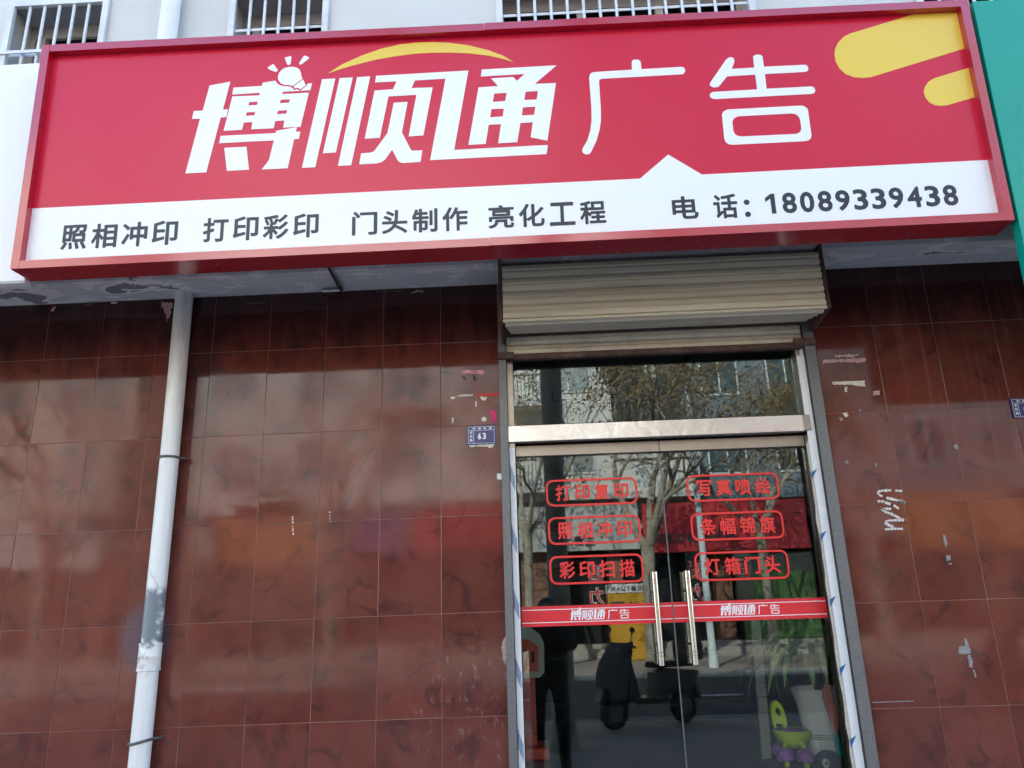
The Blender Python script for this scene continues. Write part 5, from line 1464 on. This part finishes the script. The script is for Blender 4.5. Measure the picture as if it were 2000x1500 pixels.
# ---------------------------------------------------------------- parked scooter behind the photographer
def scooter(x, y, label):
    BODY = M.setdefault('scoot', grainy("dark_scooter_plastic", (0.012, 0.013, 0.016), 0.25, 0.1, 4.0))
    t = thing("electric_scooter", label, "scooter", (x, y, 0.0), None)
    for cx in (x - .58, x + .55):
        w_ = part("wheel", MB().tube([(cx, y - .045, .22), (cx, y + .045, .22)], .12, 24), M['clamp'], t, True)
        ring = MB()
        ring.tube([(cx + .175 * math.cos(a), y, .22 + .175 * math.sin(a)) for a in [i * math.pi / 14 for i in range(29)]], .048, 10)
        part("tyre", ring, M['black_gap'], w_, True)
    part("body", MB().extrude_y([(x - .30, .30), (x + .20, .28), (x + .30, .45), (x + .72, .55), (x + .75, .66), (x + .25, .72), (x + .08, .66), (x + .05, .38), (x - .30, .36)], y - .13, y + .13), BODY, t)
    part("front_shield", MB().extrude_y([(x - .30, .30), (x - .24, .36), (x - .40, .98), (x - .50, .95), (x - .62, .50), (x - .50, .42)], y - .16, y + .16), BODY, t)
    part("seat", MB().bevel_box(x + .05, x + .70, y - .13, y + .13, .725, .80, .03), M['black_gap'], t)
    part("handlebar", MB().tube([(x - .40, y - .33, 1.02), (x - .45, y - .1, 1.06), (x - .45, y + .1, 1.06), (x - .40, y + .33, 1.02)], .017, 10), M['black_gap'], t, True)
    part("steering_column", MB().tube([(x - .45, y, 1.05), (x - .58, y, .30)], .028, 10), M['zinc'], t, True)
    part("headlight", MB().ellipsoid((x - .545, y, .80), (.05, .085, .065), 14, 10), M['white_plastic'], t, True)
    for s in (-1, 1):
        part("mirror", MB().tube([(x - .43, y + s * .24, 1.05), (x - .40, y + s * .27, 1.20)], .006, 6).ellipsoid((x - .40, y + s * .28, 1.24), (.012, .06, .04), 12, 8), M['black_gap'], t, True)
    part("tail_box", MB().bevel_box(x + .56, x + .86, y - .15, y + .15, .805, 1.05, .03), BODY, t)
    part("front_fender", MB().extrude_y([(x - .80, .36), (x - .74, .47), (x - .60, .50), (x - .46, .44), (x - .40, .34), (x - .36, .36), (x - .42, .48), (x - .58, .55), (x - .76, .51), (x - .84, .37)], y - .07, y + .07), BODY, t)
    part("rear_fender", MB().extrude_y([(x + .34, .38), (x + .42, .46), (x + .56, .48), (x + .72, .42), (x + .78, .30), (x + .82, .32), (x + .76, .50), (x + .58, .55), (x + .38, .52)], y - .08, y + .08), BODY, t)
    q_ = MB()
    n_, m_ = 12, 9
    qv, qf = [], []
    for i in range(n_ + 1):
        for j in range(m_ + 1):
            a_, b_ = i / n_ * 2 - 1, j / m_
            wd = .25 + .16 * math.sin(b_ * 2.6)
            qv.append((x - .50 - .20 * math.sin(b_ * 1.9) + .10 * a_ * a_ + .014 * math.sin(a_ * 9 + b_ * 4), y + a_ * wd, 1.06 - .78 * b_ + .03 * a_ * a_))
    for i in range(n_):
        for j in range(m_):
            k_ = i * (m_ + 1) + j
            qf.append((k_, k_ + 1, k_ + m_ + 2, k_ + m_ + 1))
    q_.add(qv, qf)
    q_.add([(a + .02, b, c) for a, b, c in qv], [f[::-1] for f in qf])
    part("windproof_quilt", q_, M.setdefault('quilt', grainy("dark_quilt_cloth", (0.016, 0.017, 0.024), 0.7, 0.3, 12.0)), t, True)
    part("number_plate", MB().bevel_box(x + .785, x + .80, y - .09, y + .09, .56, .66, .004), M['white_plastic'], t)
    return t
sc1 = scooter(3.66, -7.35, "dark electric scooter parked on the near pavement by the kerb")
sc1.rotation_euler = (0, 0, R(-28))
scooter(8.9, -7.4, "dark electric scooter parked near the far right tree")

# ---------------------------------------------------------------- the photographer, mirrored in the left door
CLOTH = grainy("dark_winter_jacket", (0.018, 0.019, 0.023), 0.85, 0.2, 30.0)
SKIN = grainy("skin", (0.42, 0.25, 0.18), 0.5, 0.06, 20.0)
HAIR = grainy("black_hair", (0.010, 0.009, 0.008), 0.5, 0.2, 40.0)
px, py = 2.30, -4.16
def skin_mesh(name, verts, edges, radii, root, m, parent, sub=2):
    me = bpy.data.meshes.new(name)
    base = world_loc(parent) if parent else Vector((0, 0, 0))
    me.from_pydata([tuple(Vector(v) - base) for v in verts], edges, [])
    me.materials.append(m)
    o = bpy.data.objects.new(name, me)
    col.objects.link(o)
    o.parent = parent
    md = o.modifiers.new("skin", 'SKIN')
    md.use_smooth_shade = True
    for i, r_ in enumerate(radii):
        sv = me.skin_vertices[0].data[i]
        sv.radius = r_ if isinstance(r_, tuple) else (r_, r_)
        sv.use_root = i == root
    s2 = o.modifiers.new("smooth", 'SUBSURF')
    s2.levels = s2.render_levels = sub
    return o
pe = thing("person", "person in dark winter clothes holding up a phone to take the picture", "person", (px, py, 0.0))
V_, E_, R_ = [], [], []
def jt(p, r_, prev=None):
    V_.append(p); R_.append(r_)
    if prev is not None: E_.append((prev, len(V_) - 1))
    return len(V_) - 1
pel = jt((px, py, .93), (.185, .14))
wa = jt((px, py + .005, 1.08), (.185, .135), pel)
chst = jt((px, py + .01, 1.25), (.190, .138), wa)
nk = jt((px, py + .01, 1.40), (.075, .07), chst)
for s in (-1, 1):
    hip = jt((px + s * .105, py, .86), .100, pel)
    kn = jt((px + s * .12, py + .03, .48), .072, hip)
    an = jt((px + s * .13, py, .09), .056, kn)
    jt((px + s * .145, py + .14, .05), .042, an)
    shd = jt((px + s * .185, py, 1.345), .078, chst)
    el_ = jt((px + s * .25, py + .16, 1.16), .060, shd)
    jt((px + s * .085, py + .345, 1.41), .034, el_)
body = skin_mesh("body", V_, E_, R_, 0, CLOTH, pe)
hd = MB().ellipsoid((px, py + .045, 1.515), (.076, .095, .112), 24, 16)
hd.ellipsoid((px, py + .142, 1.505), (.014, .018, .022), 10, 8)
for s in (-1, 1):
    hd.ellipsoid((px + s * .078, py + .04, 1.51), (.012, .022, .032), 10, 8)
hd.tube([(px, py + .01, 1.36), (px, py + .03, 1.46)], .055, 14)
head = part("head", hd, SKIN, pe, True)
part("hair", MB().ellipsoid((px, py + .028, 1.545), (.086, .098, .098), 24, 16), HAIR, head, True)
for s in (-1, 1):
    part("eye", MB().ellipsoid((px + s * .030, py + .128, 1.520), (.013, .010, .008), 10, 8), M['black_gap'], head, True)
part("mouth", MB().ellipsoid((px, py + .136, 1.462), (.024, .008, .006), 10, 6), grainy("lip", (.35, .12, .11), .5, .05, 20.0), head, True)
for s in (-1, 1):
    w0 = Vector((px + s * .085, py + .345, 1.41))
    hv, he, hr = [], [], []
    def hj(p, r_, prev=None):
        hv.append(tuple(p)); hr.append(r_)
        if prev is not None: he.append((prev, len(hv) - 1))
        return len(hv) - 1
    r0 = hj(w0, .026)
    pa = hj(w0 + Vector((-s * .005, .03, .045)), (.036, .018), r0)
    for f_ in range(4):
        b_ = hj(w0 + Vector((-s * (.0 + .002 * f_), .052 + .001 * f_, .055 + .019 * f_)), .0095, pa)
        c_ = hj(w0 + Vector((-s * .022, .066, .058 + .019 * f_)), .0085, b_)
        hj(w0 + Vector((-s * .045, .064, .060 + .018 * f_)), .0075, c_)
    b_ = hj(w0 + Vector((-s * .018, .030, .075)), .011, pa)
    hj(w0 + Vector((-s * .038, .036, .098)), .009, b_)
    skin_mesh("hand", hv, he, hr, 0, SKIN, pe, 1)
ph = thing("phone", "dark phone held up by the person taking the picture", "phone", (2.278, -3.74, 1.45))
part("case", MB().bevel_box(2.200, 2.356, -3.752, -3.744, 1.462, 1.538, 0.002), M['black_gap'], ph)
part("screen", MB().box(2.204, 2.352, -3.7532, -3.7522, 1.466, 1.534), M['dark_glue'], ph)
